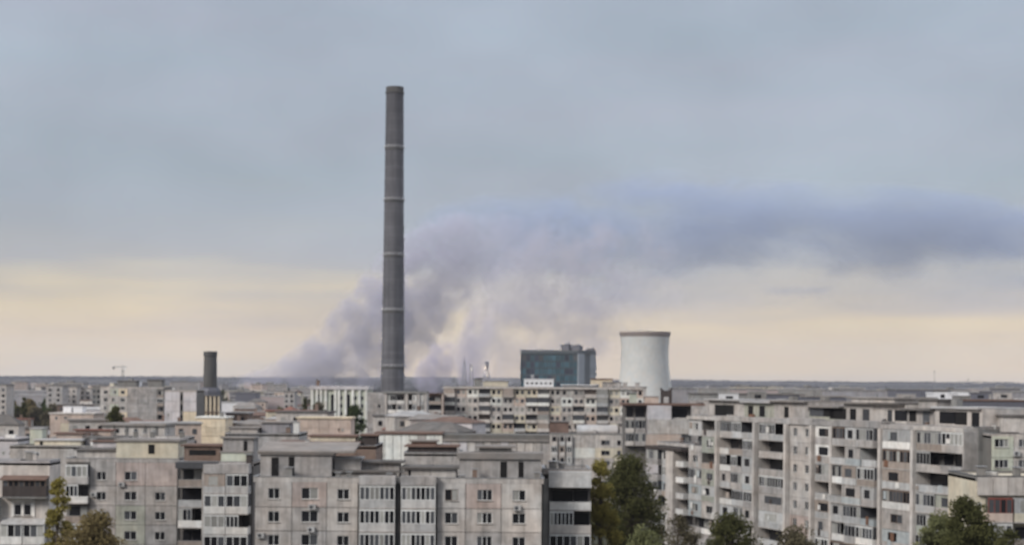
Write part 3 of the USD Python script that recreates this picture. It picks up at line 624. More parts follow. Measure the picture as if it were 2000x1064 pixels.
# long ten storey slab behind the near block
b = Block('apartment_block', 'long ten storey slab with bands of balconies, in front of the glass office block', 'apartment block', 866, 1257, 757, 532, D=13)
core(b, 'concrete_dark', y0=1.4); zt = b.zt; ST = 2.72
edges = list(np.linspace(866, 1257, 18))
for j in range(7):
    z0 = zt - .35 - ST * (j + 1)
    for i in range(17):
        x0, x1 = b.X(edges[i]) + .06, b.X(edges[i + 1]) - .06
        par = rnd.choice(['concrete_light', 'concrete_light', 'concrete', 'plaster_white', 'plaster_pink', 'plaster_cream'])
        if i in (0, 3, 8, 13) or rnd.random() < .14:
            p_ = b.part('balcony', bx(x0, x1, -.9, -.8, z0 + .15, z0 + 1.1), rnd.choice(['panel_brown', 'panel_grey', 'concrete_light', 'concrete_light', 'plaster_white']))
            b.part('slab', bx(x0, x1, -.95, 1.4, z0, z0 + .15), 'concrete_light', p_)
            b.part('glazing', bx(x0 + .1, x1 - .1, -.85 if rnd.random() < .5 else 1.3, -.8 if rnd.random() < 0 else 1.39, z0 + 1.11, z0 + ST - .1), rnd.choice(['glass_grey', 'glass_grey', 'glass_curtain', 'panel_brown']), p_)
        else:
            hs = [(x0 + .45, x0 + 1.55, z0 + .95, z0 + 2.2), (x1 - 1.55, x1 - .45, z0 + .95, z0 + 2.2)]
            p_ = b.part('wall_panel', holed(x0, x1, z0 + .02, z0 + ST - .02, 0, .25, hs), par)
            for h_ in hs: b.part('pane', bx(h_[0], h_[1], .17, .2, h_[2], h_[3]), rnd.choice(['glass_dark', 'glass_grey', 'glass_grey', 'glass_curtain']), p_)
            b.part('wall', bx(x0, x1, .25, 1.4, z0 + .02, z0 + ST - .02), 'joint', p_)
        if i in (2, 7, 12): b.part('fin', bx(x1, x1 + .12, -.5, 1.4, z0, z0 + ST), 'concrete')
b.part('cornice', bx(-.3, b.W + .3, -.6, 1.4, zt - .34, zt), 'concrete_light')
parapet(b, 0, b.W, 1.0, b.D, zt, h=.25)
roof_room(b, b.X(943), b.X(992), 3, 9, zt, zt + 2.0, 'plaster_cream', [], over=.3, cap='pale_roof')
roof_room(b, b.X(1100), b.X(1165), 3, 9, zt, zt + .9, 'pale_roof', [], over=.6, cap='shed_white')
roof_room(b, b.X(925), b.X(941), 4, 7, zt, zt + 2.6, 'concrete_dark', [], over=.2, cap='tar_roof', name='lift_house')
for u in (1182, 1208, 1222, 1246): vent(b, b.X(u), 3, zt, 1.8, 1.4, 'concrete')

# cream block below it
b = Block('apartment_block', 'cream block with three columns of small windows behind the yellow and green trees', 'apartment block', 1076, 1272, 847, 440, D=11)
core(b, 'concrete_light', y0=0); zt = b.zt
us_ = [1120, 1163, 1200, 1236, 1272]; vs = [849, 874, 894, 914, 934, 954]
wins = []
for r in (864, 884, 904, 924, 944): wins += [(1175, 1192, r - 5, r + 4, 2, 'frame_grey'), (1206, 1214, r - 5, r + 5, 1, 'frame_grey'), (1242, 1260, r - 5, r + 4, 2, 'frame_grey')]
facade(b, us_, vs, wins, lambda i, j: rnd.choice(['plaster_white', 'plaster_cream', 'concrete_light']))
for j in range(5):
    for a, c in ((1077, 1089), (1093, 1104), (1107, 1118)):
        balcony(b, b.X(a), b.X(c), zt - .4 - 2.72 * (j + 1), 2.7, -1.0, 0, rnd.choice('gbb'), par=rnd.choice(['panel_white', 'concrete_light', 'panel_grey']), fr=FR)
parapet(b, 0, b.W, -.14, b.D, zt, h=.2, m='concrete_dark')
roof_room(b, b.X(1075), b.X(1112), 2, 7, zt, zt + 3.0, 'brown_roof', [], over=.3, cap='tar_roof')
an_ = np.linspace(0, math.pi, 9); xa, xb = b.X(1128), b.X(1208)
sec = [(4.5 - 3.2 * math.cos(t), zt + .6 + 1.7 * math.sin(t)) for t in an_]
v_ = np.array([[xa, y, z] for y, z in sec] + [[xb, y, z] for y, z in sec]); f_ = [[i, i + 1, 10 + i] for i in range(8)] + [[i, 10 + i, 9 + i] for i in range(8)]
f_ += [[0, i + 1, i] for i in range(1, 8)] + [[9, 9 + i, 10 + i] for i in range(1, 8)]
p_ = b.part('vault_wall', bx(xa, xb, 1.35, 7.7, zt, zt + .6), 'concrete'); b.part('vault_roof', (v_, np.array(f_)), 'pale_roof', p_)
roof_room(b, b.X(1212), b.X(1268), 2, 8, zt, zt + 2.4, 'concrete', [], over=.5, cap='tar_roof')

# deck block with the square lift house and the dark frame
b = Block('apartment_block', 'block with a dark flat deck roof, square pale tower and black loggias', 'apartment block', 1222, 1352, 790, 400, D=12)
core(b, 'loggia_wall', y0=1.8); zt = b.zt; k = b.k
b.part('deck', bx(-.6, b.W + 3, -.8, b.D, zt - .15, zt + .35), 'brown_roof')
p_ = b.part('stair_tower', bx(b.X(1264), b.X(1311), -.9, 1.8, 0, zt - .16), 'plaster_lilac')
for j, (a, c) in enumerate(((1241, 1262), (1313, 1346), (1223, 1239))):
    for i in range(3):
        z0 = zt - .5 - 3.1 * (i + 1)
        balcony(b, b.X(a), b.X(c), z0, 3.1, 0, 1.8, 'd' if i == 0 else 'g', par='concrete_light' if j else 'concrete_cool', fr='frame_grey', ph=.55 if i == 0 else 1.05)
b.part('moulding', bx(b.X(1265), b.X(1346), -1.2, -.91, zt - 6.9, zt - 3.4), 'concrete_light')
b.part('moulding', bx(b.X(1262), b.X(1330), -1.25, -.92, zt - 10.4, zt - 7.0), 'plaster_pink')
xa, xb = b.X(1293), b.X(1315)
b.part('frame_tower', [bx(xa, xa + .7, 3, 4, zt + .353, zt + 3.6), bx(xb - .7, xb, 3, 4, zt + .353, zt + 3.6), bx(xa + .703, xb - .703, 3, 4, zt + 1.9, zt + 3.4), bx(xa - .1, xa + .3, 2.9, 4.1, zt + 3.603, zt + 4.0), bx(xb - .3, xb + .1, 2.9, 4.1, zt + 3.603, zt + 4.0)], 'wood_dark', label='dark square gateway like frame on the deck roof')
roof_room(b, b.X(1232), b.X(1246), 3, 5, zt + .353, zt + 2.8, 'plaster_greenish', [], over=.4, cap='pale_roof')
roof_room(b, b.X(1262), b.X(1290), 4, 7, zt + .353, zt + 1.9, 'plaster_pink', [], over=.2, cap='pale_roof')

# low white panel building
b = Block('low_building', 'long low white building with upright wall panels behind the roof of the nearest block', 'building', 736, 1075, 848, 330, D=10, H=None)
core(b, 'joint'); zt = b.zt
edges = np.linspace(736, 1075, 22)
for i in range(21):
    m_ = 'plaster_white' if (i < 8 and i not in (5,)) else rnd.choice(['concrete_light', 'concrete', 'plaster_lilac'])
    hh = zt if i < 8 else zt - 1.3
    b.part('wall_panel', bx(b.X(edges[i]) + .05, b.X(edges[i + 1]) - .05, -.16 - .03 * (i % 2), -.003, hh - 6.5, hh - .1), m_)
b.part('roof', bx(-.4, b.X(edges[8]), -.5, b.D, zt + .003, zt + .35), 'brown_roof')
b.part('roof', bx(b.X(edges[8]) + .05, b.W, -.5, b.D, zt - 1.3, zt - .9), 'grey_roof')

# chimney foot buildings
b = Block('apartment_block', 'grey block with upright white fins right at the foot of the tall chimney', 'apartment block', 750, 834, 766, 480, D=11)
core(b, 'concrete', y0=1.2); zt = b.zt
for a, c in ((751, 756), (791, 797), (815, 820), (829, 834)): b.part('fin', bx(b.X(a), b.X(c), -.4, 1.2, 0, zt - .3), 'concrete_light')
for j in range(6):
    z0 = zt - .6 - 2.72 * (j + 1)
    for a, c, s_ in ((757, 773, 'ghbgbg'), (774, 790, 'obgogo'), (798, 805, 'dddddd'), (806, 814, 'bbgbgb'), (821, 828, 'bgbbgb')):
        balcony(b, b.X(a), b.X(c), z0, 2.7, -.1, 1.2, s_[j], par=rnd.choice(['panel_white', 'concrete_light', 'panel_grey']), fr='frame_grey')
b.part('cornice', bx(-.3, b.W + .3, -.6, 1.2, zt - .28, zt + .2), 'concrete_dark'); parapet(b, 0, b.W, .9, b.D, zt, h=.25)
b = Block('apartment_block', 'plain grey gable of a block between the white pilaster hall and the tall chimney', 'apartment block', 718, 750, 768, 500, D=20)
core(b, 'concrete_cool'); zt = b.zt
facade(b, [718, 734, 750], [768, 786, 803, 820, 837], [(738, 744, 789, 796, 1, FR)], 'concrete_cool'); parapet(b, 0, b.W, -.14, b.D, zt, h=.3)
b = Block('apartment_block', 'brown brick block with dark gaping loggias left of the long ten storey slab', 'apartment block', 834, 866, 769, 520, D=14)
core(b, 'brick_brown', y0=1.4); zt = b.zt
for j, s_ in enumerate('odogbgb'): balcony(b, b.X(835), b.X(862), zt - .5 - 2.75 * (j + 1), 2.73, 0, 1.4, s_, par=rnd.choice(['brick_brown', 'panel_brown', 'concrete']), fr='frame_brown')
b.part('fin', bx(b.X(863), b.W, -.2, 1.4, 0, zt), 'plaster_pink'); b.part('cornice', bx(0, b.W, -.3, 1.4, zt + .003, zt + .3), 'brown_roof')
b = Block('hall', 'white hall with tall upright pilasters left of the tall chimney', 'building', 607, 718, 757, 640, D=22)
core(b, 'plaster_greenish'); zt = b.zt
for i, u in enumerate((608, 617, 625, 634, 653, 660, 673, 687, 700, 713)):
    b.part('pilaster', bx(b.X(u), b.X(u + 4.6), -.7, -.003, 0, zt - .6), 'plaster_white')
for u in (621.5, 649, 680.5): b.part('window_strip', bx(b.X(u) - .5, b.X(u) + .6, -.12, -.004, 3, zt - 2.5), 'glass_dark')
for i in range(6):
    for u in (666, 694, 707): small_window(b, b.X(u) - .7, b.X(u) + .7, zt - 4.6 - 3 * i, zt - 3.1 - 3 * i, -.004, 'frame_grey', 'glass_grey')
b.part('cornice', bx(-.4, b.W + .4, -.95, b.D, zt - .597, zt + .7), 'plaster_lilac'); vent(b, b.X(620), 2, zt + .7, 2.2, 1.2, 'brick_brown')
b = Block('low_building', 'pinkish brown low building with small doors below the white pilaster hall', 'building', 581, 686, 817, 420, D=10)
core(b, 'plaster_pink'); zt = b.zt
facade(b, [581, 602, 623, 644, 665, 686], [818, 836, 858], [(661, 664, 833, 841, 1, 'frame_brown'), (667, 673, 832, 841, 1, 'frame_brown')], 'plaster_pink'); b.part('cornice', bx(-.3, b.W + .3, -.45, b.D, zt + .003, zt + .4), 'plaster_beige')
b.part('awning', bx(b.X(648), b.X(690), -2.2, -.15, zt - 4.4, zt - 4.1), 'tile_red')

# left middle distance
b = Block('apartment_block', 'beige and grey block with a blank grey gable, left of the two pale slab towers', 'apartment block', 196, 320, 757, 560, D=13)
core(b, 'joint', y0=.0); zt = b.zt
vs = [757] + [773 + 16 * i for i in range(6)]
wins = []
for r in (766, 781, 797, 813): wins += [(203, 211, r - 4, r + 3, 2, FR), (219, 227, r - 4, r + 3, 2, FR), (236, 244, r - 4, r + 3, 2, FR)]
facade(b, [196, 215, 232, 249], vs, wins, lambda i, j: rnd.choice(['plaster_beige', 'plaster_greenish', 'concrete_light']))
facade(b, [249, 270, 290, 307], vs, [], 'concrete_cool')
for j, s_ in enumerate('ogodo'): balcony(b, b.X(308), b.X(320), zt - .6 - 2.74 * (j + 1), 2.72, -.6, 0, s_, par=rnd.choice(['concrete_dark', 'panel_brown']))
parapet(b, 0, b.W, -.14, b.D, zt, h=.35); roof_room(b, b.X(225), b.X(262), 3, 8, zt, zt + 2.2, 'concrete_dark', [], over=.3, cap='tar_roof'); roof_room(b, b.X(285), b.X(312), 3, 8, zt, zt + 2.6, 'concrete_dark', [], over=.3, cap='tar_roof')
b = Block('apartment_block', 'pair of pale lilac slab towers joined by a dark slot, left of the short chimney', 'apartment block', 322, 384, 763, 470, D=12)
core(b, 'joint'); zt = b.zt
facade(b, [322, 337, 352], [763, 783, 803, 823, 843, 863], [(327, 332, 807, 813, 1, FR)], 'plaster_lilac'); facade(b, [358, 371, 384], [763, 783, 803, 823, 843, 863], [], lambda i, j: 'plaster_lilac' if j < 2 else 'plaster_beige')
for j in range(5): b.part('slot_window', bx(b.X(353), b.X(357), -.06, -.004, zt - 2.6 - 2.9 * j, zt - 1.0 - 2.9 * j), 'glass_dark')
parapet(b, 0, b.W, -.14, b.D, zt, h=.3)
b = Block('low_building', 'cream yellow flat roofed building in front of the short chimney', 'building', 384, 441, 816, 455, D=12)
core(b, 'plaster_beige'); zt = b.zt
facade(b, [384, 403, 422, 441], [817, 834, 851], [], 'plaster_beige'); b.part('roof', bx(-.3, b.W + .3, -.4, b.D, zt + .003, zt + .4), 'plaster_white'); vent(b, b.X(430), 3, zt + .4, 1.2, 1)
b = Block('low_building', 'pinkish low building with white boxes on its roof at the left', 'building', 98, 183, 808, 470, D=12)
core(b, 'plaster_pink'); zt = b.zt
facade(b, [98, 119, 140, 161, 183], [809, 826, 846], [(108, 113, 813, 819, 1, FR), (126, 131, 813, 818, 1, FR)], lambda i, j: rnd.choice(['plaster_pink', 'plaster_cream', 'plaster_pink']))
b.part('cornice', bx(-.3, b.W + .3, -.4, b.D, zt + .003, zt + .35), 'concrete_light')
for a, c in ((118, 134), (138, 156)): roof_room(b, b.X(a), b.X(c), 3, 7, zt + .35, zt + 1.9, 'shed_white', [], over=.1, cap='shed_white')
b = Block('low_building', 'grey low building with white windowed wall beneath the blank grey gable', 'building', 200, 322, 831, 380, D=12)
core(b, 'concrete_light'); zt = b.zt
row_windows(b, 212, 320, 18, 841, 842, 10, 1.0, 1.1, frame='frame_white'); b.part('roof', bx(-.4, b.W + .4, -.6, b.D, zt + .003, zt + .5), 'grey_roof'); b.part('pilaster', [bx(b.X(u), b.X(u + 4), -.2, -.003, 0, zt) for u in (222, 246, 282, 304)], 'concrete_dark')

# flat roofs behind the left block
def flat(name, label, u0, u1, vt, Y, D, m, rm='tar_roof', doors=(), cat='building'):
    b = Block(name, label, cat, u0, u1, vt, Y, D=D); core(b, m); parapet(b, 0, b.W, 0, b.D, b.zt, h=.2, m=m)
    for a, c, d, e in doors: small_window(b, b.X(a), b.X(c), b.Z(e), b.Z(d), -.004)
    return b
b = flat('flat_roofed_block', 'lilac white block cut by the left edge of the picture', -50, 36, 858, 290, 12, 'plaster_lilac', doors=((4, 12, 880, 888), (18, 26, 880, 888)))
b = flat('flat_roofed_block', 'broad flat roofed block with pale rooftop rooms behind the left block', 20, 232, 872, 275, 16, 'concrete_light', doors=((70, 78, 882, 890),))
roof_room(b, b.X(62), b.X(152), 2, 6, b.zt, b.zt + .95, 'plaster_cream', [(b.X(72), b.X(78), b.zt + .1, b.zt + .8)], over=.3, cap='pale_roof'); roof_room(b, b.X(88), b.X(140), 7, 11, b.zt, b.zt + 1.9, 'plaster_pink', [], over=.4, cap='brown_roof'); roof_room(b, b.X(156), b.X(230), 4, 9, b.zt, b.zt + 1.3, 'shed_lilac', [], over=.4, cap='tar_roof')
lh = roof_room(b, b.X(42), b.X(66), 5, 8, b.zt, b.zt + 2.7, 'plaster_greenish', [], over=.1, cap='pale_roof', name='lift_house')
b = flat('flat_roofed_block', 'long grey flat roof running behind the cream rooftop room', 100, 352, 857, 300, 14, 'concrete', doors=())
roof_room(b, b.X(110), b.X(160), 4, 9, b.zt, b.zt + .6, 'plaster_pink', [], over=.6, cap='brown_roof'); roof_room(b, b.X(120), b.X(190), 10, 13, b.zt, b.zt + 1.2, 'plaster_pink', [], over=.4, cap='tile_red')
b = flat('flat_roofed_block', 'grey block with low roof sheds left of the pinkish brown building', 440, 585, 848, 300, 12, 'concrete_cool', doors=((452, 458, 856, 864), (480, 486, 856, 864)))
roof_room(b, b.X(446), b.X(500), 2, 8, b.zt, b.zt + 1.0, 'concrete', [], over=.3, cap='grey_roof'); roof_room(b, b.X(505), b.X(560), 4, 9, b.zt, b.zt + 2.0, 'shed_lilac', [], over=.4, cap='grey_roof'); vent(b, b.X(577), 2, b.zt, 2.2, 1.0, 'panel_white')
b = flat('flat_roofed_block', 'dark brown roofed block behind the rooftop room of the nearest block', 541, 735, 872, 250, 14, 'brick_brown')
roof_room(b, b.X(545), b.X(700), 1.5, 8, b.zt, b.zt + .5, 'wood_dark', [], over=.3, cap='brown_roof'); roof_room(b, b.X(600), b.X(690), 4, 9, b.zt + .72, b.zt + 1.4, 'plaster_cream', [], over=.3, cap='brown_roof'); roof_room(b, b.X(705), b.X(733), 3, 8, b.zt, b.zt + 1.6, 'wood_dark', [], over=.4, cap='brown_roof')
b = flat('flat_roofed_block', 'grey brown roof with dark ridges between the nearest block and the low white building', 790, 900, 886, 240, 12, 'concrete')
roof_room(b, b.X(795), b.X(890), 3, 9, b.zt, b.zt + .9, 'wood_dark', [], over=.5, cap='brown_roof'); roof_room(b, b.X(800), b.X(850), 5, 8, b.zt + 1.1, b.zt + 1.6, 'brown_roof', [], over=.3, cap='grey_roof')

# ------------------------------------------------------------------ power station
def shaft(path, name, cx, cy, prof, m, n=64): return part(path, name, moved(lathe(prof, n), (cx, cy, 0)), m, smooth=40)
cx0, ct = at(771, 171, 1083)
cb_ = at(766, 750, 1083)[0]; k = F / 1083
ch = thing('tall_chimney', 'very tall dark concrete chimney with pale ringed walkways', 'chimney', ((cx0 + cb_) / 2 + .2, 1083, 0))
def rad(z): return 7.75 - (7.75 - 5.65) * min(1, z / ct) ** .9
zs_ = list(np.linspace(0, ct - 4.5, 80))
part(ch, 'shaft', lathe([(rad(z) + (.03 if i % 2 else 0), z) for i, z in enumerate(zs_)], 72), 'stack_concrete', smooth=40)
part(ch, 'crown', lathe([(rad(ct - 4.5), ct - 4.5), (rad(ct) + .45, ct - 4.2), (rad(ct) + .45, ct - 3.2), (rad(ct) + .1, ct - 3.0), (rad(ct) + .1, ct), (rad(ct) - .5, ct), (rad(ct) - .6, ct - 8)], 72), 'stack_dark', smooth=40)
for v in (291, 393, 500, 608, 717):
    z = at(769, v, 1083)[1]; r = rad(z)
    g_ = part(ch, 'walkway', lathe([(r, z), (r + .6, z + .3), (r + .6, z + .5), (r, z + .5)], 64), 'metal_grey', smooth=30)
    ms = []
    for h in (.65, 1.25): ms.append(lathe([(r + .52, z + .5 + h), (r + .6, z + .5 + h), (r + .6, z + .6 + h), (r + .52, z + .6 + h), (r + .52, z + .5 + h)], 48))
    for i in range(24):
        a = i * math.pi / 12; ms.append(tube(((r + .56) * math.cos(a), (r + .56) * math.sin(a), z + .5), ((r + .56) * math.cos(a), (r + .56) * math.sin(a), z + 1.8), .05, n=4))
    part(g_, 'railing', join(ms), 'metal_white')
    part(g_, 'band', lathe([(r + .02, z - 1.2), (r + .1, z - 1.1), (r + .1, z - .1), (r + .02, z)], 64), 'stack_dark', smooth=30)
la = math.radians(-75); ms = []
for s_ in (-.3, .3):
    for z0, z1 in zip(zs_[:-1], zs_[1:]):
        q = lambda z: ((rad(z) + .4) * math.cos(la) - s_ * math.sin(la), (rad(z) + .4) * math.sin(la) + s_ * math.cos(la), z)
        ms.append(tube(q(z0), q(z1), .05, n=4))
part(ch, 'ladder', join(ms), 'metal_dark')

# cooling tower
Yc = 1572; xc, tz = at(1260, 648, Yc); k = F / Yc
ct_ = thing('cooling_tower', 'pale concrete cooling tower with a rust brown rim, right of the glass office', 'cooling tower', (xc, Yc, 0))
zz = lambda v: at(1260, v, Yc)[1]
vv = [800, 790, 780, 770, 760, 750, 738, 725, 712, 700, 688, 676, 666, 658]; rp = [62, 59.3, 57, 55, 53, 51.3, 49.4, 47.9, 46.8, 46.2, 46.0, 46.4, 47.0, 47.7]
vi = np.linspace(800, 658, 40); prof = [(np.interp(-v, [-a for a in vv], rp) / k, zz(v)) for v in vi]
n = 120; pv = lathe(prof, n); rib = 1 + .0012 * (np.arange(len(pv[0])) % 3 == 0)
pv[0][:, :2] *= rib[:, None]
part(ct_, 'shell', pv, 'tower_shell', smooth=40)
part(ct_, 'rim', lathe([(47.7 / k, zz(658)), (49.2 / k, zz(653)), (49.9 / k, zz(652)), (49.9 / k, zz(648)), (48.3 / k, zz(648)), (47.0 / k, zz(662))], n), 'tower_rim', smooth=30)
part(ct_, 'inner_shell', lathe([(47.0 / k, zz(662)), (45.0 / k, zz(676)), (44.0 / k, zz(700)), (46.5 / k, zz(735)), (54 / k, zz(780))], 80), 'concrete_dark', smooth=True)
r0, z0 = 62 / k, zz(800)
for i in range(40):
    a, a2, a3 = (i * 2 * math.pi / 40 + d for d in (0, .075, -.075))
    for t_ in (a2, a3): part(ct_, 'leg', tube(((r0 + 2.2) * math.cos(a), (r0 + 2.2) * math.sin(a), -.3), (r0 * math.cos(t_), r0 * math.sin(t_), z0 + .2), .45, n=6), 'tower_shell')

# short chimney on its boiler house
Yb = 600; xb_, zb_ = at(411, 686, Yb); k = F / Yb
sc = thing('short_chimney', 'short dark round chimney rising from a columned boiler house left of the tall chimney', 'chimney', (xb_, Yb, 0))
zz = lambda v: at(411, v, Yb)[1]
part(sc, 'shaft', lathe([(13.2 / k, zz(756)), (12.9 / k, zz(720)), (12.4 / k, zz(696))], 40), 'stack_dark', smooth=40)
part(sc, 'crown', lathe([(12.4 / k, zz(696)), (13.4 / k, zz(694.5)), (13.2 / k, zz(686)), (11.8 / k, zz(686)), (11.5 / k, zz(700))], 40), 'stack_dark', smooth=30)
part(sc, 'collar', lathe([(13 / k, zz(756)), (19 / k, zz(759)), (21 / k, zz(764)), (20.5 / k, zz(772)), (12 / k, zz(774))], 8), 'shed_dark')
part(sc, 'boiler_room', bx(-18 / k, 18 / k, -2.5, 5, -.2, zz(773)), 'concrete_dark')
for i in range(6):
    x = (-20 + 8 * i) / k; part(sc, 'column', bx(x - .28, x + .28, -3.6, -3.0, 0, zz(773)), 'plaster_beige')
part(sc, 'lintel', bx(-21 / k, 21 / k, -3.7, -2.6, zz(806), zz(803)), 'frame_brown'); part(sc, 'cornice', bx(-21.5 / k, 21.5 / k, -3.8, 5.2, zz(773) + .003, zz(771.5)), 'concrete_dark')

# glass office block
Yo = 850; k = F / Yo
b = Block('office_block', 'blue glass office block with roof equipment between the tall chimney and the cooling tower', 'office block', 1019, 1128, 684, Yo + 6, Yo - 7, D=24)
zt = b.zt; b.part('wall', bx(.3, b.W - .3, .3, b.D - .3, -.2, zt - .6), 'dark_void')
nx = 13; xs = np.linspace(0, b.W, nx + 1); fh = 3.45
for j in range(8):
    z1 = zt - 1.6 - fh * j
    b.part('spandrel', bx(0, b.W, -.02, .28, z1 - .9, z1), 'spandrel')
    for i in range(nx):
        b.part('pane', bx(xs[i] + .06, xs[i + 1] - .06, .02 + rnd.uniform(-.012, .012), .1, z1 - fh + .003, z1 - .903), rnd.choices(['glass_teal', 'glass_navy', 'glass_grey'], [.62, .33, .05])[0])
for x in xs: b.part('mullion', bx(x - .06, x + .06, -.12, .3, zt - 1.6 - fh * 8, zt - 1.6), 'steel_frame')
b.part('cornice', [bx(-.5, b.W + .3, -.5, b.D, zt - 1.597, zt), bx(-.5, -.003, -.5, .6, 0, zt - 1.6)], 'steel_frame')
b.part('corner_pier', bx(b.W + .003, b.W + .6, -.3, 6.5, 0, zt - 1.6), 'cladding_grey')
for i, (y0, y1, m_) in enumerate(((6.5, 9.5, 'cladding_grey'), (9.5, 16, 'steel_frame'), (16, b.D, 'cladding_grey'))):
    for j in range(8): b.part('side_panel', bx(b.W - .3, b.W + .08 + .05 * i, y0 + .03, y1 - .03, zt - 1.62 - fh * (j + 1), zt - 1.65 - fh * j), m_ if j < 4 or i != 2 else 'concrete_dark')
b.part('roof', bx(.2, b.W - .2, .2, b.D - .2, zt + .003, zt + .2), 'grey_roof')
for a, c, y0, h in ((1086, 1101, 6, 2.9), (1109, 1124, 5, 2.4), (1092, 1120, 9, 1.6), (1128, 1140, 12, 1.0)):
    p_ = b.part('roof_plant', bx(b.X(a), b.X(c), y0, y0 + 3, zt + .2, zt + .2 + h), 'shed_dark'); b.part('roof_cap', bx(b.X(a) - .2, b.X(c) + .2, y0 - .2, y0 + 3.2, zt + .21 + h, zt + .45 + h), 'metal_grey', p_)
for u in (1096, 1112): b.part('mast', tube((b.X(u), 10, zt + .2), (b.X(u), 10, zt + 6), .08, n=5), 'metal_grey')
b = Block('low_building', 'white flat building standing against the left foot of the glass office block', 'building', 1024, 1081, 741, 740, D=12)
core(b, 'shed_white'); b.part('roof', bx(-.2, b.W + .2, -.2, b.D, b.zt + .003, b.zt + .3), 'shed_white'); row_windows(b, 1030, 1080, 9, 748, 749, 9, 1.2, .9, frame='frame_grey'); roof_room(b, b.X(1037), b.X(1043), 3, 5, b.zt + .3, b.zt + 1.8, 'shed_lilac', [], over=.1, cap='shed_white')
b = Block('low_building', 'small beige building with a dark door right of the glass office block', 'building', 1156, 1196, 741, 700, D=12)
core(b, 'plaster_beige'); b.part('roof', bx(-.3, b.W + .3, -.3, b.D, b.zt + .003, b.zt + .5), 'brown_roof'); small_window(b, b.X(1176), b.X(1183), b.zt - 4, b.zt - .8, -.004, glass='dark_void'); small_window(b, b.X(1163), b.X(1170), b.zt - 3.2, b.zt - 1.8, -.004)
b = Block('low_building', 'little grey hut tucked at the left foot of the cooling tower', 'building', 1188, 1214, 747, 690, D=10)
core(b, 'concrete'); b.part('roof', bx(-.3, b.W + .3, -.3, b.D, b.zt + .003, b.zt + .4), 'grey_roof'); small_window(b, b.X(1196), b.X(1201), b.zt - 3, b.zt - 1.4, -.004)

def lattice(name, label, u, v0, v1, Y, w0, w1, cat='mast', group=None, extra=()):
    x, zt_ = at(u, v0, Y); zb2 = max(0.0, at(u, v1, Y)[1]); n_ = 10
    t = thing(name, label, cat, (x, Y, 0), group=group)
    zs2 = np.linspace(0 if zb2 < 5 else zb2, zt_, n_ + 1); ms = []; rr2 = .12
    w = lambda z: (w0 + (w1 - w0) * (z - zs2[0]) / (zt_ - zs2[0])) / 2
    for sx, sy in ((-1, -1), (1, -1), (1, 1), (-1, 1)): ms.append(tube((sx * w(zs2[0]), sy * w(zs2[0]), zs2[0]), (sx * w(zt_), sy * w(zt_), zt_), rr2, n=4))
    part(t, 'legs', ms, 'metal_grey'); ms = []
    for i in range(n_):
        a, c = zs2[i], zs2[i + 1]; s_ = 1 if i % 2 else -1
        for sy in (-1, 1): ms.append(tube((-s_ * w(a), sy * w(a), a), (s_ * w(c), sy * w(c), c), rr2 * .6, n=4))
        for sx in (-1, 1): ms.append(tube((sx * w(a), -s_ * w(a), a), (sx * w(c), s_ * w(c), c), rr2 * .6, n=4))
    part(t, 'bracing', ms, 'metal_grey')
    return t, zt_
t, z = lattice('lattice_mast', 'slim lattice mast, leftmost of the three behind the long slab', 907, 706, 760, 900, 2.6, .5, group=None)
part(t, 'aerial', tube((0, 0, z), (0, 0, z + 2), .07, n=4), 'metal_grey')
t, z = lattice('lattice_mast', 'lattice mast with small drum aerials, middle of the three behind the long slab', 920, 711, 760, 900, 2.6, .6)
part(t, 'drum', [moved(rot_disc(.6, d=.5), (.5, -.6, z - 2)), moved(rot_disc(.6, d=.5), (-.5, -.6, z - 4))], 'metal_white')
t, z = lattice('lattice_mast', 'widest lattice mast with a pointed top, rightmost of the three behind the long slab', 951, 706, 760, 900, 3.6, .6)
part(t, 'platform', bx(-1.3, 1.3, -1.3, 1.3, z - 6, z - 5.6), 'metal_grey')
for u, v0, Y, lb in ((1825, 722, 1100, 'thin pole mast rising above the sheds at the right, beside the white shed'), (1891, 737, 1100, 'short pole mast at the far right of the horizon')):
    x, zt_ = at(u, v0, Y); t = thing('pole_mast', lb, 'mast', (x, Y, 0)); part(t, 'pole', tube((0, 0, 0), (0, 0, zt_), .28, .12, n=6), 'metal_grey'); part(t, 'crossarm', bx(-.8, .8, -.08, .08, zt_ - 1.6, zt_ - 1.4), 'metal_grey')

# tower crane
x, zt_ = at(240, 712, 1500); t = thing('tower_crane', 'small tower crane on the horizon at the left', 'crane', (x, 1500, 0))
ms = [tube((sx * .8, sy * .8, 0), (sx * .8, sy * .8, zt_ - 3), .14, n=4) for sx in (-1, 1) for sy in (-1, 1)]
zs2 = np.arange(0, zt_ - 5, 2.2)
for i, a in enumerate(zs2):
    s_ = 1 if i % 2 else -1; ms += [tube((-s_ * .8, sy * .8, a), (s_ * .8, sy * .8, a + 2.2), .08, n=4) for sy in (-1, 1)]
part(t, 'mast', ms, 'metal_grey')
zj = at(240, 717, 1500)[1]
ms = [tube((-9.5, sy * .5, zj), (3.5, sy * .5, zj), .13, n=4) for sy in (-1, 1)] + [tube((-9.5, 0, zj + .9), (3.5, 0, zj + .9), .13, n=4)]
for i in range(8): ms += [tube((-9.5 + 1.6 * i, -.5, zj), (-8.7 + 1.6 * i, 0, zj + .9), .07, n=4), tube((-8.7 + 1.6 * i, 0, zj + .9), (-7.9 + 1.6 * i, .5, zj), .07, n=4)]
part(t, 'jib', ms, 'metal_grey'); part(t, 'counterweight', bx(-9.3, -7.0, -.7, .7, zj - 1.5, zj - .15), 'concrete_dark'); part(t, 'cab', bx(.9, 2.3, -.7, .7, zj - 2, zj - .2), 'metal_white')
part(t, 'apex', [tube((-.6, 0, zj + .9), (0, 0, zt_), .12, n=4), tube((.6, 0, zj + .9), (0, 0, zt_), .12, n=4)], 'metal_grey')

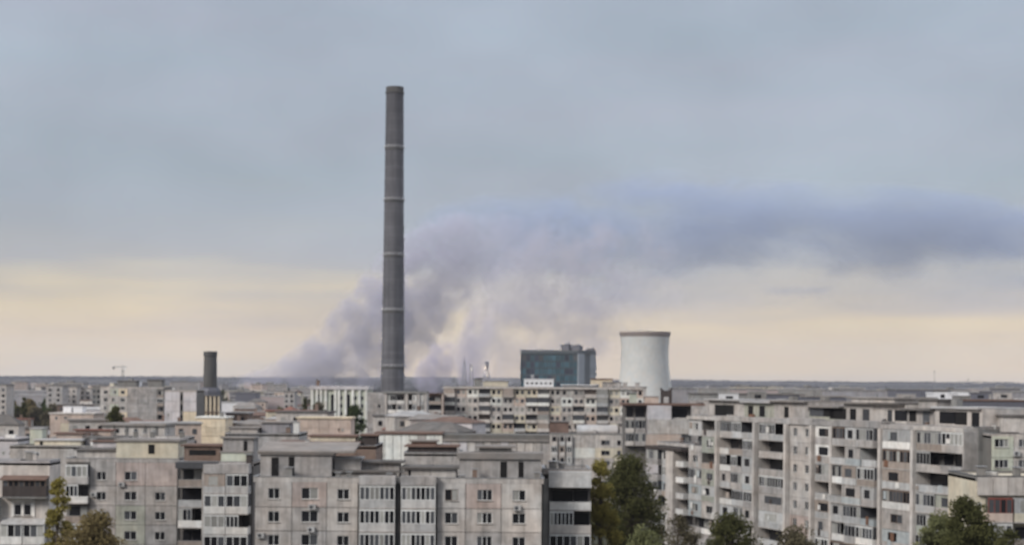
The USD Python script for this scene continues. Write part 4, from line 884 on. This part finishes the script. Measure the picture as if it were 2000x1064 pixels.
# ------------------------------------------------------------------ sheds and far town
def shed(label, u0, u1, vt, Y, D, m, roof, name='industrial_shed', wins=0, group=None, gable=0.0):
    b = Block(name, label, 'shed', u0, u1, vt, Y, D=D, group=group); z = b.zt - gable
    b.part('wall', bx(0, b.W, 0, b.D, -.2, z), m)
    if gable:
        w, d, o = b.W, b.D, .4
        v = np.array([[-o, -o, z + .003], [w + o, -o, z + .003], [w + o, d / 2, z + gable], [-o, d / 2, z + gable], [-o, d + o, z + .003], [w + o, d + o, z + .003]])
        b.part('roof', (v, np.array([[0, 1, 2], [0, 2, 3], [3, 2, 5], [3, 5, 4], [0, 3, 4], [1, 5, 2], [0, 4, 5], [0, 5, 1]])), roof)
    else: b.part('roof', bx(-.3, b.W + .3, -.3, b.D + .3, b.zt + .003, b.zt + .5), roof)
    for i in range(wins):
        x = b.W * (i + .5) / wins; w = b.W / wins * .36
        b.part('window_band', bx(x - w, x + w, -.05, -.004, b.zt * .35, b.zt * .72), 'glass_dark')
    return b
SH = 'sheds of the works beyond the long slanted block'
for i, (u0, u1, vt, Y, D, m, rf, w, lb) in enumerate((
    (1316, 1362, 759, 900, 30, 'shed_lilac', 'shed_grey', 4, 'short lilac shed with dark windows right of the cooling tower'),
    (1366, 1432, 758, 1000, 30, 'shed_grey', 'pale_roof', 7, 'long pale grey shed right of the lilac shed by the cooling tower'),
    (1352, 1470, 770, 640, 14, 'shed_grey', 'tar_roof', 11, 'low grey shed with a dark roof and many windows behind the slanted block'),
    (1438, 1520, 761, 950, 26, 'shed_pink', 'shed_grey', 6, 'pinkish shed in the middle of the works'),
    (1528, 1610, 760, 1000, 26, 'shed_grey', 'pale_roof', 5, 'grey shed with a row of dark windows in the works'),
    (1480, 1570, 771, 620, 12, 'shed_dark', 'tar_roof', 0, 'dark low shed behind the left attic windows of the slanted block'),
    (1575, 1660, 775, 600, 12, 'shed_dark', 'grey_roof', 0, 'dark low shed with a grey roof behind the middle of the attic'),
    (1618, 1742, 763, 980, 30, 'shed_lilac', 'grey_roof', 9, 'broad lilac shed with a few dark windows'),
    (1750, 1795, 762, 900, 20, 'shed_dark', 'tar_roof', 0, 'small dark shed left of the white shed'),
    (1826, 1871, 768, 760, 16, 'shed_white', 'shed_white', 0, 'bright white box shed on the right below the pole mast'),
    (1800, 1890, 762, 1000, 20, 'shed_dark', 'grey_roof', 0, 'dark shed standing behind the bright white shed'),
    (1880, 1935, 765, 850, 22, 'shed_white', 'pale_roof', 0, 'pale shed right of the bright white shed'),
    (1930, 1975, 764, 820, 16, 'shed_dark', 'shed_lilac', 2, 'dark bluish shed near the right edge'),
    (1978, 2060, 766, 860, 22, 'shed_lilac', 'shed_grey', 0, 'lilac shed cut by the right edge'),
    (1670, 1830, 778, 560, 14, 'shed_lilac', 'grey_roof', 12, 'long low lilac shed just behind the attic on the right'),
    (1840, 2010, 783, 520, 16, 'shed_dark', 'brown_roof', 0, 'long dark brown roofed shed behind the right end of the attic'),
    (1436, 1462, 773, 720, 10, 'shed_dark', 'tar_roof', 0, 'tiny dark shed with a white lump beside it'),
    (1462, 1474, 770, 715, 8, 'shed_white', 'shed_white', 0, 'tiny white hut in the works'),
    (460, 500, 768, 1150, 20, 'shed_dark', 'shed_dark', 0, 'dark blue shed right of the short chimney'),
    (496, 580, 774, 1180, 22, 'shed_pink', 'pale_roof', 0, 'pale pink long shed right of the short chimney'),
    (20, 88, 763, 1250, 30, 'shed_lilac', 'pale_roof', 6, 'long lilac shed in the left background'),
    (30, 90, 772, 1100, 22, 'shed_lilac', 'pale_roof', 0, 'lower lilac shed with pale roof in the left background'),
    (430, 470, 786, 900, 14, 'shed_white', 'pale_roof', 0, 'white shed near the foot of the short chimney'),
)): shed(lb, u0, u1, vt, Y, D, m, rf, wins=w)
for i in range(24):
    u = rnd.uniform(1316, 2010); Y = rnd.uniform(560, 880); v = rnd.uniform(764, 782); x, z = at(u, v, Y); w = rnd.uniform(3, 9)
    m_, c_ = rnd.choice([('shed_white', 'white'), ('shed_dark', 'dark'), ('concrete', 'grey'), ('plaster_lilac', 'lilac'), ('concrete_dark', 'dark grey')]); r_, q_ = rnd.choice([('tar_roof', 'dark'), ('pale_roof', 'pale')]); pl = 'left of centre' if u < 1560 else 'behind the attic' if u < 1780 else 'near the right edge'; sz_ = 'narrow' if w < 6 else 'wide'
    t = thing('works_hut', f'{sz_} {c_} hut with {q_} roof among the right hand sheds, {pl}', 'hut', (x, Y, 0), 0, f'{sz_} {c_} {q_}-roofed huts among the right hand sheds, {pl}')
    part(t, 'wall', bx(-w / 2, w / 2, 0, 5, -.2, z), m_); part(t, 'roof', bx(-w / 2 - .2, w / 2 + .2, -.2, 5.2, z + .003, z + .3), r_)
    part(t, 'window', bx(-w * .2, w * .2, -.05, -.004, z - 2.2, z - .9), 'glass_dark')
for u0, u1, vt, Y, m, lb in ((90, 122, 753, 900, 'concrete_cool', 'blue grey tower block left of the beige and grey block'), (128, 150, 756, 920, 'concrete_light', 'pale tower block just right of the blue grey one'), (154, 178, 759, 930, 'concrete_light', 'pale block with small windows left of the beige and grey block'), (180, 197, 755, 850, 'concrete_dark', 'narrow dark tower touching the beige and grey block'), (-10, 12, 752, 800, 'concrete_light', 'pale tower block at the left edge'), (555, 575, 765, 900, 'concrete_cool', 'narrow blue grey block left of the white hall'), (1214, 1262, 757, 600, 'concrete', 'grey block peeping over the right end of the long slab')):
    b = Block('tower_block', lb, 'apartment block', u0, u1, vt, Y, D=13); core(b, m); b.part('roof', bx(-.3, b.W + .3, -.3, b.D, b.zt + .003, b.zt + .5), 'grey_roof')
    nfl, ncol = 6, max(2, int(b.W / 3.2))
    for j in range(nfl):
        for i in range(ncol):
            x = b.W * (i + .5) / ncol; z = b.zt - 2.2 - 2.75 * j
            if z > 2: b.part('window', bx(x - .65, x + .65, -.05, -.004, z - .7, z + .7), rnd.choice(['glass_dark', 'glass_grey', 'glass_dark']))

# small houses and blocks packed between the bigger ones
TW = [('concrete', 'grey'), ('concrete_light', 'pale grey'), ('plaster_cream', 'cream'), ('plaster_pink', 'pinkish'), ('plaster_lilac', 'lilac'), ('brick_brown', 'brown')]
tw = random.Random(33)
for (ua, ub, va, vb, ya, yb, n_, where) in ((-20, 100, 815, 858, 380, 640, 9, 'at the far left behind the flat roofs'), (180, 330, 815, 850, 400, 540, 7, 'below the blank grey gable'), (432, 600, 800, 846, 420, 800, 22, 'right of the short chimney'),
                                          (690, 880, 812, 850, 400, 470, 9, 'at the foot of the tall chimney'), (100, 320, 770, 810, 700, 1300, 12, 'in the hazy left background'), (430, 610, 765, 800, 800, 1800, 22, 'in the haze beyond the short chimney')):
    for i in range(n_):
        u, v, Y = tw.uniform(ua, ub), tw.uniform(va, vb), tw.uniform(ya, yb); x, z = at(u, v, Y); w, d = tw.uniform(7, 17), tw.uniform(7, 11); m, mc = tw.choice(TW); rf, rc = tw.choice([('tile_red', 'red brown'), ('grey_roof', 'grey'), ('pale_roof', 'pale'), ('tar_roof', 'dark'), ('brown_roof', 'brown')])
        g = tw.choice([0, 0, 1.4, 2.4])
        t = thing('town_house', f'{mc} house with {rc} {"hipped" if g else "flat"} roof {where}', 'house', (x, Y, 0), tw.uniform(-25, 25), group=f'{mc} {rc}-roofed {"hipped" if g else "flat"} houses {where}')
        part(t, 'wall', bx(-w / 2, w / 2, 0, d, -.2, z), m); o = .4
        if g: part(t, 'roof', (np.array([[-w / 2 - o, -o, z + .003], [w / 2 + o, -o, z + .003], [w / 2 + o, d + o, z + .003], [-w / 2 - o, d + o, z + .003], [-w / 2 + d * .4, d / 2, z + g], [w / 2 - d * .4, d / 2, z + g]]), np.array([[0, 1, 5], [0, 5, 4], [1, 2, 5], [2, 3, 4], [2, 4, 5], [3, 0, 4]])), rf)
        else: part(t, 'roof', bx(-w / 2 - o, w / 2 + o, -o, d + o, z + .003, z + .4), rf)
        if tw.random() < .6: part(t, 'chimney', bx(-.4 + w * .2, .4 + w * .2, d * .6, d * .6 + .8, z, z + tw.uniform(1.2, 2.6)), 'brick_brown')
        nw = max(2, int(w / 3))
        for q in range(nw):
            for fl in range(2):
                xq = -w / 2 + w * (q + .5) / nw; zq = z - 1.9 - 2.8 * fl
                if zq > 1: part(t, 'window', bx(xq - .55, xq + .55, -.05, -.004, zq - .65, zq + .65), tw.choice(['glass_dark', 'glass_dark', 'glass_grey', 'glass_curtain']))
# apartment blocks of the far town
COL = [('shed_white', 'white'), ('plaster_cream', 'cream'), ('shed_lilac', 'lilac grey'), ('plaster_pink', 'pinkish'), ('concrete_light', 'pale grey'), ('concrete_cool', 'grey')]
RF = [('tile_red', 'red brown'), ('grey_roof', 'grey'), ('pale_roof', 'pale'), ('tar_roof', 'dark')]
hr = random.Random(21)
for i in range(120):
    u = hr.choice([hr.uniform(-30, 610), hr.uniform(-30, 610), hr.uniform(1320, 2030)]); Y = hr.uniform(1500, 6500)
    if u > 700: Y = hr.uniform(1900, 6500)
    x = (u - 1000) / F * Y; w = hr.uniform(18, 60); d = hr.uniform(11, 14); h = hr.choice([9, 12, 14.5, 14.5, 17, 25])
    m, mc = hr.choice(COL); side = 'left' if u < 300 else 'middle left' if u < 700 else 'right'
    t = thing('far_block', f'distant {mc} slab block in the hazy town on the {side}', 'apartment block', (x, Y, 0), hr.uniform(-40, 40), group=f'distant {mc} slab blocks on the {side}')
    part(t, 'wall', bx(-w / 2, w / 2, 0, d, -.2, h), m); part(t, 'roof', bx(-w / 2 - .3, w / 2 + .3, -.3, d + .3, h + .003, h + .6), hr.choice(['grey_roof', 'tar_roof', 'pale_roof']))
    nf = int(h / 2.8)
    for j in range(nf): part(t, 'window_band', bx(-w / 2 + 1, w / 2 - 1, -.06, -.004, h - 2.1 - 2.8 * j, h - .9 - 2.8 * j), 'glass_grey')
for i in range(64):
    u = hr.choice([hr.uniform(-30, 600), hr.uniform(1320, 2030), hr.uniform(1320, 2030)]); Y = hr.uniform(1300, 4200)
    x = (u - 1000) / F * Y; w = hr.uniform(12, 44); d = 12; h = hr.uniform(21, 31.5)
    m, mc = hr.choice(COL); side = 'left' if u < 300 else 'middle left' if u < 700 else 'right'
    t = thing('far_tower', f'distant tall {mc} block near the horizon on the {side}', 'apartment block', (x, Y, 0), hr.uniform(-40, 40), group=f'distant tall {mc} blocks on the {side}')
    part(t, 'wall', bx(-w / 2, w / 2, 0, d, -.2, h), m); part(t, 'roof', bx(-w / 2 - .3, w / 2 + .3, -.3, d + .3, h + .003, h + .6), hr.choice(['grey_roof', 'tar_roof', 'pale_roof'])); part(t, 'lift_house', bx(-w * .2, w * .05, 3, 8, h + .603, h + 2.6), 'concrete_dark')
    for j in range(int(h / 2.8)): part(t, 'window_band', bx(-w / 2 + 1, w / 2 - 1, -.06, -.004, h - 2.1 - 2.8 * j, h - .9 - 2.8 * j), 'glass_grey')
# small houses of the far suburb
hr = random.Random(11); done = 0
for i in range(400):
    if done >= 210: break
    u = hr.choice([hr.uniform(-20, 610), hr.uniform(-20, 610), hr.uniform(420, 610), hr.uniform(1320, 2020)]); Y = hr.uniform(900, 3600) if u < 700 else hr.uniform(1200, 3600)
    if u > 700 and Y < 1000: continue
    x = (u - 1000) / F * Y; w = hr.uniform(8, 18); d = hr.uniform(8, 12); h = hr.choice([3.2, 5.8, 6.2, 8.8]); g = hr.uniform(1.5, 3.4)
    m, mc = hr.choice(COL); rf, rc = hr.choice(RF)
    side = 'left' if u < 300 else 'left centre' if u < 700 else 'right'
    t = thing('house', f'tiny {mc} house with {rc} roof in the far suburb, {side}', 'house', (x, Y, 0), hr.uniform(-35, 35), group=f'{mc} houses with {rc} roofs in the far suburb on the {side}')
    part(t, 'wall', bx(-w / 2, w / 2, -d / 2, d / 2, -.2, h), m)
    o = .4; v = np.array([[-w / 2 - o, -d / 2 - o, h + .003], [w / 2 + o, -d / 2 - o, h + .003], [w / 2 + o, 0, h + g], [-w / 2 - o, 0, h + g], [-w / 2 - o, d / 2 + o, h + .003], [w / 2 + o, d / 2 + o, h + .003]])
    part(t, 'roof', (v, np.array([[0, 1, 2], [0, 2, 3], [3, 2, 5], [3, 5, 4], [0, 3, 4], [1, 5, 2], [0, 4, 5], [0, 5, 1]])), rf)
    if Y < 1300:
        for q in range(3): part(t, 'window', bx(-w / 2 + w * (q + .5) / 3 - .6, -w / 2 + w * (q + .5) / 3 + .6, -d / 2 - .05, -d / 2 - .004, h - 1.9, h - .7), 'glass_dark')
    done += 1

for q_, n_ in ROOFS: clutter(q_[0], n_, *q_[1:])


# ------------------------------------------------------------------ trees
def leaf_mesh(centres, sizes, rg_):
    n = len(centres); a = rg_.normal(size=(n, 3)); a /= np.linalg.norm(a, axis=1, keepdims=True); b_ = rg_.normal(size=(n, 3)); b_ -= a * (a * b_).sum(1, keepdims=True); b_ /= np.linalg.norm(b_, axis=1, keepdims=True)
    s = sizes[:, None]; c = centres
    v = np.stack([c - a * s, c + b_ * s * .55, c + a * s, c - b_ * s * .55], 1).reshape(-1, 3)
    i = np.arange(n)[:, None] * 4
    return v, np.vstack([i + [0, 1, 2], i + [0, 2, 3]])

def tree_parts(path, h, w, leaf, seed, n=5000, ls=.22, base=.25, taper=.5, sparse=.0, nclump=70):
    """trunk with limbs, crown of leaves gathered in clumps: uneven outline, gaps between the clumps"""
    g = np.random.default_rng(seed); zb = h * base
    t = np.linspace(0, 1, 9); tx = np.cumsum(g.normal(0, .05 * w / 9, 9)); ty = np.cumsum(g.normal(0, .05 * w / 9, 9)); tx -= tx[0]; ty -= ty[0]
    pts = np.c_[tx, ty, t * h * .92]; r0 = .018 * h + .05
    ms = [tube(pts[i], pts[i + 1], r0 * (1 - .95 * t[i]) + .02, r0 * (1 - .95 * t[i + 1]) + .02, 7) for i in range(8)]
    cl = []
    for k in range(nclump):
        q = g.uniform(0, 1); z = zb + (h - zb) * (.04 + .96 * q); prof = min(1.0, (1.02 - q) * 2.6) ** .6 * min(1.0, .55 + q * 1.6) * (1 - taper * q * .45)
        a = g.uniform(0, 2 * math.pi); rr2 = w / 2 * prof * math.sqrt(g.uniform(.05, 1)) * g.uniform(.75, 1.12)
        cl.append([rr2 * math.cos(a), rr2 * math.sin(a), z])
    cl = np.array(cl)
    trunk = part(path, 'trunk', join(ms), 'bark')
    lm = []
    for c in cl[::2]:
        i = int(np.clip((c[2] - .25 * w) / (h * .92) * 8, 1, 7)); lm.append(tube(pts[i], c, .04 + .006 * h * (1 - t[i]), .025, 5))
    part(path, 'limb', join(lm), 'bark')
    size = g.uniform(.6, 1.45, nclump) * w * .155
    k = g.integers(0, nclump, n); d = g.normal(size=(n, 3)); d /= np.linalg.norm(d, axis=1, keepdims=True)
    cc = cl[k] + d * (g.uniform(0, 1, n) ** .45)[:, None] * size[k][:, None] * [1, 1, .8]
    m = leaf_mesh(cc, g.uniform(.7, 1.3, n) * ls, g)
    part(path, 'crown', m, leaf)

def tree(name, label, u, vt, Y, h, w, leaf, seed, group=None, **kw):
    """top of the crown at (u, vt); h is how tall it stands above the ground"""
    x, z = at(u, vt, Y); p = thing(name, label, 'tree', (x, Y, 0), group=group)
    tree_parts(p, z, w, leaf, seed, **{**dict(base=max(.05, 1 - h / z)), **kw})

tree('poplar_tree', 'tall narrow yellow autumn tree beside the right end of the nearest block', 1172, 905, 206, 18, 5.0, 'leaf_yellow', 1, n=14000, nclump=90, ls=.17)
tree('broad_tree', 'big dark green tree between the nearest block and the long slanted block', 1230, 903, 222, 19, 10.6, 'leaf_dark', 2, n=34000, nclump=190, ls=.17)
tree('broad_tree', 'pale green treetop in front of the big dark green tree at the bottom', 1262, 1030, 178, 11, 6.2, 'leaf_pale', 3, n=9000, ls=.17)
tree('broad_tree', 'dark green treetop at the bottom before the slanted block, right of the pale green one', 1428, 1012, 215, 13, 8.8, 'leaf_dark', 4, n=17000, nclump=110, ls=.17)
tree('broad_tree', 'small sparse brown green treetop at the bottom between the dark tree and the pale treetop', 1325, 1010, 205, 11, 7.0, 'leaf_brown', 5, n=6000, ls=.17)
tree('broad_tree', 'rusty brown treetop at the bottom before the middle of the slanted block', 1555, 1042, 205, 10, 9.0, 'leaf_brown', 6, n=10000, ls=.18)
tree('broad_tree', 'green and brown tree at the bottom right before the cream block with the maroon balcony', 1893, 976, 172, 13, 7.2, 'leaf_dark', 7, n=20000, nclump=110, ls=.18)
tree('broad_tree', 'yellowish green treetop left of the bottom right tree', 1838, 1012, 180, 10, 6.4, 'leaf_pale', 8, n=11000, ls=.17)
tree('broad_tree', 'low brown bush like treetop at the bottom right corner before the cream block', 1968, 1038, 168, 9, 4.4, 'leaf_dark', 9, n=5000, ls=.16)
tree('poplar_tree', 'yellow autumn tree in the gap beside the dark wooden balcony at the left', 113, 936, 199, 16, 4.0, 'leaf_yellow', 10, n=10000, nclump=80, ls=.19)
tree('broad_tree', 'orange brown autumn treetop at the bottom left before the left block', 185, 1010, 196, 12, 9.6, 'leaf_orange', 11, n=18000, nclump=100, ls=.18)
tree('broad_tree', 'thin dark green treetop behind the orange brown tree at the bottom left', 128, 1020, 205, 12, 4.0, 'leaf_brown', 12, n=4500, ls=.17)
tree('conifer_tree', 'dark pointed tree above the treetops at the far left', 47, 776, 700, 12, 4.0, 'leaf_dark', 13, n=2500, ls=.4, taper=1.9, nclump=50)
tree('broad_tree', 'olive and yellow tree before the beige and grey block on the left', 226, 797, 430, 9, 5.5, 'leaf_dark', 14, n=4000, ls=.3)
tree('broad_tree', 'green tree before the right part of the white pilaster hall', 692, 795, 560, 11, 8.5, 'leaf_green', 15, n=4000, ls=.35)
tree('broad_tree', 'dark tree before the left part of the white pilaster hall', 622, 788, 580, 9, 7.0, 'leaf_brown', 16, n=3000, ls=.35)
tree('poplar_tree', 'dark slim tree at the left corner of the white pilaster hall', 596, 780, 620, 12, 3.0, 'leaf_dark', 17, n=2500, ls=.35)

protos = []
for i, (nm, lf, lb) in enumerate((('suburb_tree', 'leaf_dark', 'dark green'), ('suburb_tree', 'leaf_green', 'green'), ('suburb_tree', 'leaf_brown', 'brown'), ('suburb_tree', 'leaf_orange', 'rusty'))):
    c = stage.CreateClassPrim(f'/World/tree_kind_{i}'); UsdGeom.Xform.Define(stage, f'/World/tree_kind_{i}'); c = stage.GetPrimAtPath(f'/World/tree_kind_{i}'); c.SetSpecifier(Sdf.SpecifierClass)
    tree_parts(f'/World/tree_kind_{i}', 11, 8.5, lf, 40 + i, n=1400, ls=.5, base=.12, nclump=45)
    protos.append((f'/World/tree_kind_{i}', lb))
tr = random.Random(5)
def copy_tree(u, Y, s, i, where):
    x = (u - 1000) / F * Y; pth, lb = protos[i]
    p = thing('suburb_tree', f'{lb} tree among the trees {where}', 'tree', (x, Y, 0), group=f'{lb} trees {where}')
    xf = UsdGeom.Xformable(stage.GetPrimAtPath(p)); xf.AddRotateZOp().Set(tr.uniform(0, 360)); xf.AddScaleOp().Set((s * tr.uniform(.8, 1.25), s * tr.uniform(.8, 1.25), s * tr.uniform(.85, 1.2)))
    pr = stage.GetPrimAtPath(p); pr.GetReferences().AddInternalReference(pth); pr.SetInstanceable(True)
for i in range(38): copy_tree(tr.uniform(-25, 108), tr.uniform(760, 1150), tr.uniform(1.15, 1.6), tr.choice([0, 1, 2, 2, 2, 3]), 'filling the gap at the far left')
for i in range(36): copy_tree(tr.uniform(430, 612), tr.uniform(900, 1700), tr.uniform(.9, 1.4), tr.choice([0, 1, 2, 2]), 'between the short chimney and the white hall')
for i in range(70): copy_tree(tr.uniform(-20, 620), tr.uniform(1500, 3600), tr.uniform(1.1, 1.8), tr.choice([0, 0, 1, 2, 3]), 'of the far suburb on the left')
for i in range(90): copy_tree(tr.uniform(1310, 2020), tr.uniform(1250, 3600), tr.uniform(1.3, 2.2), tr.choice([0, 0, 1, 2]), 'beyond the works on the right')

leafy('woods', (.03, .03, .02), (.055, .05, .035), (.085, .075, .05))
# wooded belts far out on the plain: one mass of small leaf clumps
g = np.random.default_rng(3); cs, sz = [], []
for k in range(190):
    Y = g.uniform(2400, 10500); u = g.uniform(-150, 2150); Lg = g.uniform(150, 900); n = int(Lg * .9)
    x = (u - 1000) / F * Y + g.uniform(-.5, .5, n) * Lg; y = Y + g.uniform(-25, 25, n); hh = 8 + 9 * vnoise(np.c_[x / 60, y / 60, np.zeros(n)], k); rq = np.hypot(x, y); zq = np.clip((rq - 6500) / 4500, 0, 1) ** 1.4 * (60 + 30 * (fbm(np.c_[x / 2200, y / 2200, np.zeros(n)], 5, 3) - .5) * 2)
    cs.append(np.c_[x, y, zq + hh * g.uniform(.15, 1, n)]); sz.append(np.full(n, 3.8))
wm = leaf_mesh(np.vstack(cs), np.concatenate(sz), g)
tag(usdkit.mesh(stage, '/World/far_woods', wm, M['woods']).GetPrim(), 'dark belts of trees far out on the plain under the horizon', 'woods', kind='stuff')


# ------------------------------------------------------------------ haze and smoke
def volume(name, nodes, links, out): M[name] = usdkit.material(stage, L + name, nodes, links, volume=out)
volume('haze_air', {'v': ('principled_volume', {'color': (0.80, 0.80, 0.92), 'density': 4.0e-5, 'anisotropy': 0.2})}, [], 'v.volume')
hz = usdkit.mesh(stage, '/World/haze', bx(-16500, 16500, -16500, 16500, -62.0, 430.0), M['haze_air']).GetPrim()
tag(hz, 'thin pale air that fades the far town and the ridge', 'haze', kind='stuff')

SY = 3600.0; SK = F / SY
def smoke(name, label, keys, dens, col, nscale, y0=SY, ky=1.0, edge=(0.12, 0.75), gain=1.3, detail=6.0, stretch=(1, 1, 1), distortion=0.6, gainL=0.6):
    """keys: (u, v centre, half height in px, relative density); a volume of smoke along that path at distance SY"""
    K = np.array(keys, float); us = np.linspace(K[0, 0], K[-1, 0], 60)
    vc, rad, den = (np.interp(us, K[:, 0], K[:, i]) for i in (1, 2, 3))
    P = np.array([at(u, v, y0) for u, v in zip(us, vc)]); R = rad / SK
    x0, x1 = P[0, 0], P[-1, 0]
    zs, zr = 500.0, 200.0
    grid = np.linspace(x0, x1, 60)
    ramp = [(i / 59, (np.interp(g, P[:, 0], P[:, 1]) / zs, np.interp(g, P[:, 0], R) / zr, np.interp(g, P[:, 0], den))) for i, g in enumerate(grid)]
    n = 16; v, f = [], []
    for i, g in enumerate(grid):
        zc, r = ramp[i][1][0] * zs, ramp[i][1][1] * zr
        for k in range(n):
            a = 2 * math.pi * k / n
            v.append([g, y0 + r * ky * 1.02 * math.cos(a), max(zc + r * 1.02 * math.sin(a), 0.6 + .05 * math.sin(a))])
    for i in range(59):
        for k in range(n):
            a, b = i * n + k, i * n + (k + 1) % n
            f += [[a, b, b + n], [a, b + n, a + n]]
    c0 = len(v); v += [[x0, y0, ramp[0][1][0] * zs], [x1, y0, ramp[-1][1][0] * zs]]
    for k in range(n):
        f += [[c0, (k + 1) % n, k], [c0 + 1, 59 * n + k, 59 * n + (k + 1) % n]]
    volume(name + '_air', {
        'g': ('geometry', {}), 's': ('separate_xyz', {}), 'tx': ('map_range', {'from_min': x0, 'from_max': x1, 'to_min': 0.0, 'to_max': 1.0, 'clamp': True}),
        'r': ('rgb_ramp', {'ramp': ramp}), 'c': ('separate_color', {}),
        'zc': ('math', {'math_type': 'multiply', 'value2': zs}), 'rd': ('math', {'math_type': 'multiply', 'value2': zr}),
        'dz': ('math', {'math_type': 'subtract'}), 'dy': ('math', {'math_type': 'subtract', 'value2': y0}), 'dy2': ('math', {'math_type': 'divide', 'value2': ky}),
        'qz': ('math', {'math_type': 'divide'}), 'qy': ('math', {'math_type': 'divide'}), 'z2': ('math', {'math_type': 'multiply'}), 'y2': ('math', {'math_type': 'multiply'}),
        'q': ('math', {'math_type': 'add'}), 'b': ('math', {'math_type': 'subtract', 'value1': 1.0}),
        'mp': ('mapping', {'mapping_type': 'point', 'scale': stretch}), 'n': ('noise_texture', {'scale': nscale, 'detail': detail, 'roughness': .55, 'distortion': distortion}), 'nn': ('map_range', {'from_min': .3, 'from_max': .7, 'to_min': -gain / 2, 'to_max': gain / 2}),
        'a': ('math', {'math_type': 'add'}), 'nL': ('noise_texture', {'scale': nscale * .33, 'detail': 2.0, 'roughness': .5}), 'nl': ('map_range', {'from_min': .35, 'from_max': .65, 'to_min': -gainL / 2, 'to_max': gainL / 2}), 'aL': ('math', {'math_type': 'add'}), 'sm': ('map_range', {'range_type': 'smoothstep', 'from_min': edge[0], 'from_max': edge[1], 'to_min': 0.0, 'to_max': 1.0}),
        'eb': ('map_range', {'range_type': 'smoothstep', 'from_min': 0.0, 'from_max': 0.35, 'to_min': 0.0, 'to_max': 1.0}),
        'k1': ('math', {'math_type': 'multiply'}), 'k2': ('math', {'math_type': 'multiply'}), 'k3': ('math', {'math_type': 'multiply', 'value2': dens}),
        'v': ('principled_volume', {'color': col, 'anisotropy': 0.1})},
        [('g.position', 's.vector'), ('s.x', 'tx.value'), ('tx.result', 'r.fac'), ('r.color', 'c.color'), ('c.r', 'zc.value1'), ('c.g', 'rd.value1'),
         ('s.z', 'dz.value1'), ('zc.value', 'dz.value2'), ('s.y', 'dy.value1'), ('dy.value', 'dy2.value1'), ('dz.value', 'qz.value1'), ('rd.value', 'qz.value2'), ('dy2.value', 'qy.value1'), ('rd.value', 'qy.value2'),
         ('qz.value', 'z2.value1'), ('qz.value', 'z2.value2'), ('qy.value', 'y2.value1'), ('qy.value', 'y2.value2'), ('z2.value', 'q.value1'), ('y2.value', 'q.value2'), ('q.value', 'b.value2'),
         ('g.position', 'mp.vector'), ('mp.vector', 'n.vector'), ('n.fac', 'nn.value'), ('mp.vector', 'nL.vector'), ('nL.fac', 'nl.value'), ('b.value', 'aL.value1'), ('nl.result', 'aL.value2'), ('aL.value', 'a.value1'), ('nn.result', 'a.value2'), ('a.value', 'sm.value'), ('b.value', 'eb.value'),
         ('sm.result', 'k1.value1'), ('eb.result', 'k1.value2'), ('k1.value', 'k2.value1'), ('c.b', 'k2.value2'), ('k2.value', 'k3.value1'), ('k3.value', 'v.density')], 'v.volume')
    p = usdkit.mesh(stage, numbered('/World', 'smoke'), (np.array(v), np.array(f)), M[name + '_air']).GetPrim()
    tag(p, label, 'smoke', kind='stuff')

smoke('plume', 'thick grey violet smoke billowing up from the ground behind the tall chimney',
      [(430, 750, 8, .5), (480, 745, 18, .9), (540, 735, 34, 1.1), (600, 715, 62, 1.1), (660, 684, 100, 1), (720, 645, 140, 1), (790, 595, 155, .95), (860, 550, 140, .75), (930, 520, 120, .5), (1010, 500, 100, .25), (1090, 490, 90, .0)],
      0.0145, (0.79, 0.76, 0.91), 0.021, gain=2.3, detail=6.0, ky=1.0, distortion=.3, edge=(.40, 1.0), gainL=1.0)
smoke('bank', 'blue grey bank of drifting smoke stretching across the sky to the right',
      [(780, 500, 60, .0), (860, 475, 100, .4), (980, 460, 120, .8), (1150, 440, 175, .9), (1300, 455, 175, .9), (1450, 470, 150, 1), (1700, 478, 145, 1.1), (1900, 492, 150, 1.1), (2150, 505, 155, 1.1), (2300, 490, 120, 0)],
      0.0060, (0.53, 0.645, 0.935), 0.0075, y0=SY + 500, ky=1.2, stretch=(.45, .6, 1.1), edge=(0.12, 1.35), gain=1.9, distortion=.25, gainL=1.1)
smoke('wisp', 'thin violet wisps of smoke hanging over the glass office block',
      [(880, 690, 60, .0), (940, 660, 105, .7), (1000, 620, 135, .65), (1080, 585, 150, .8), (1160, 572, 140, .8), (1260, 545, 110, .4), (1380, 520, 80, .0)],
      0.0100, (0.82, 0.775, 0.87), 0.021, y0=SY - 500, gain=2.3, distortion=.3, edge=(.45, 1.0), gainL=1.2)
smoke('puff', 'low dark violet puff of smoke just right of the foot of the tall chimney',
      [(803, 742, 8, .3), (820, 732, 30, 1), (850, 716, 50, 1), (878, 706, 44, .7), (902, 700, 26, .0)], 0.026, (0.77, 0.71, 0.87), 0.035, y0=SY - 800, gain=1.6, distortion=.3, edge=(.3, .9), gainL=.6)
smoke('column', 'narrow upright violet smoke column left of the glass office block',
      [(884, 700, 20, .0), (900, 692, 62, .9), (920, 680, 78, 1), (945, 655, 66, .6), (975, 620, 50, .0)], 0.016, (0.80, 0.74, 0.86), 0.032, y0=SY - 850, gain=1.7, distortion=.3, edge=(.3, .95), gainL=.7)
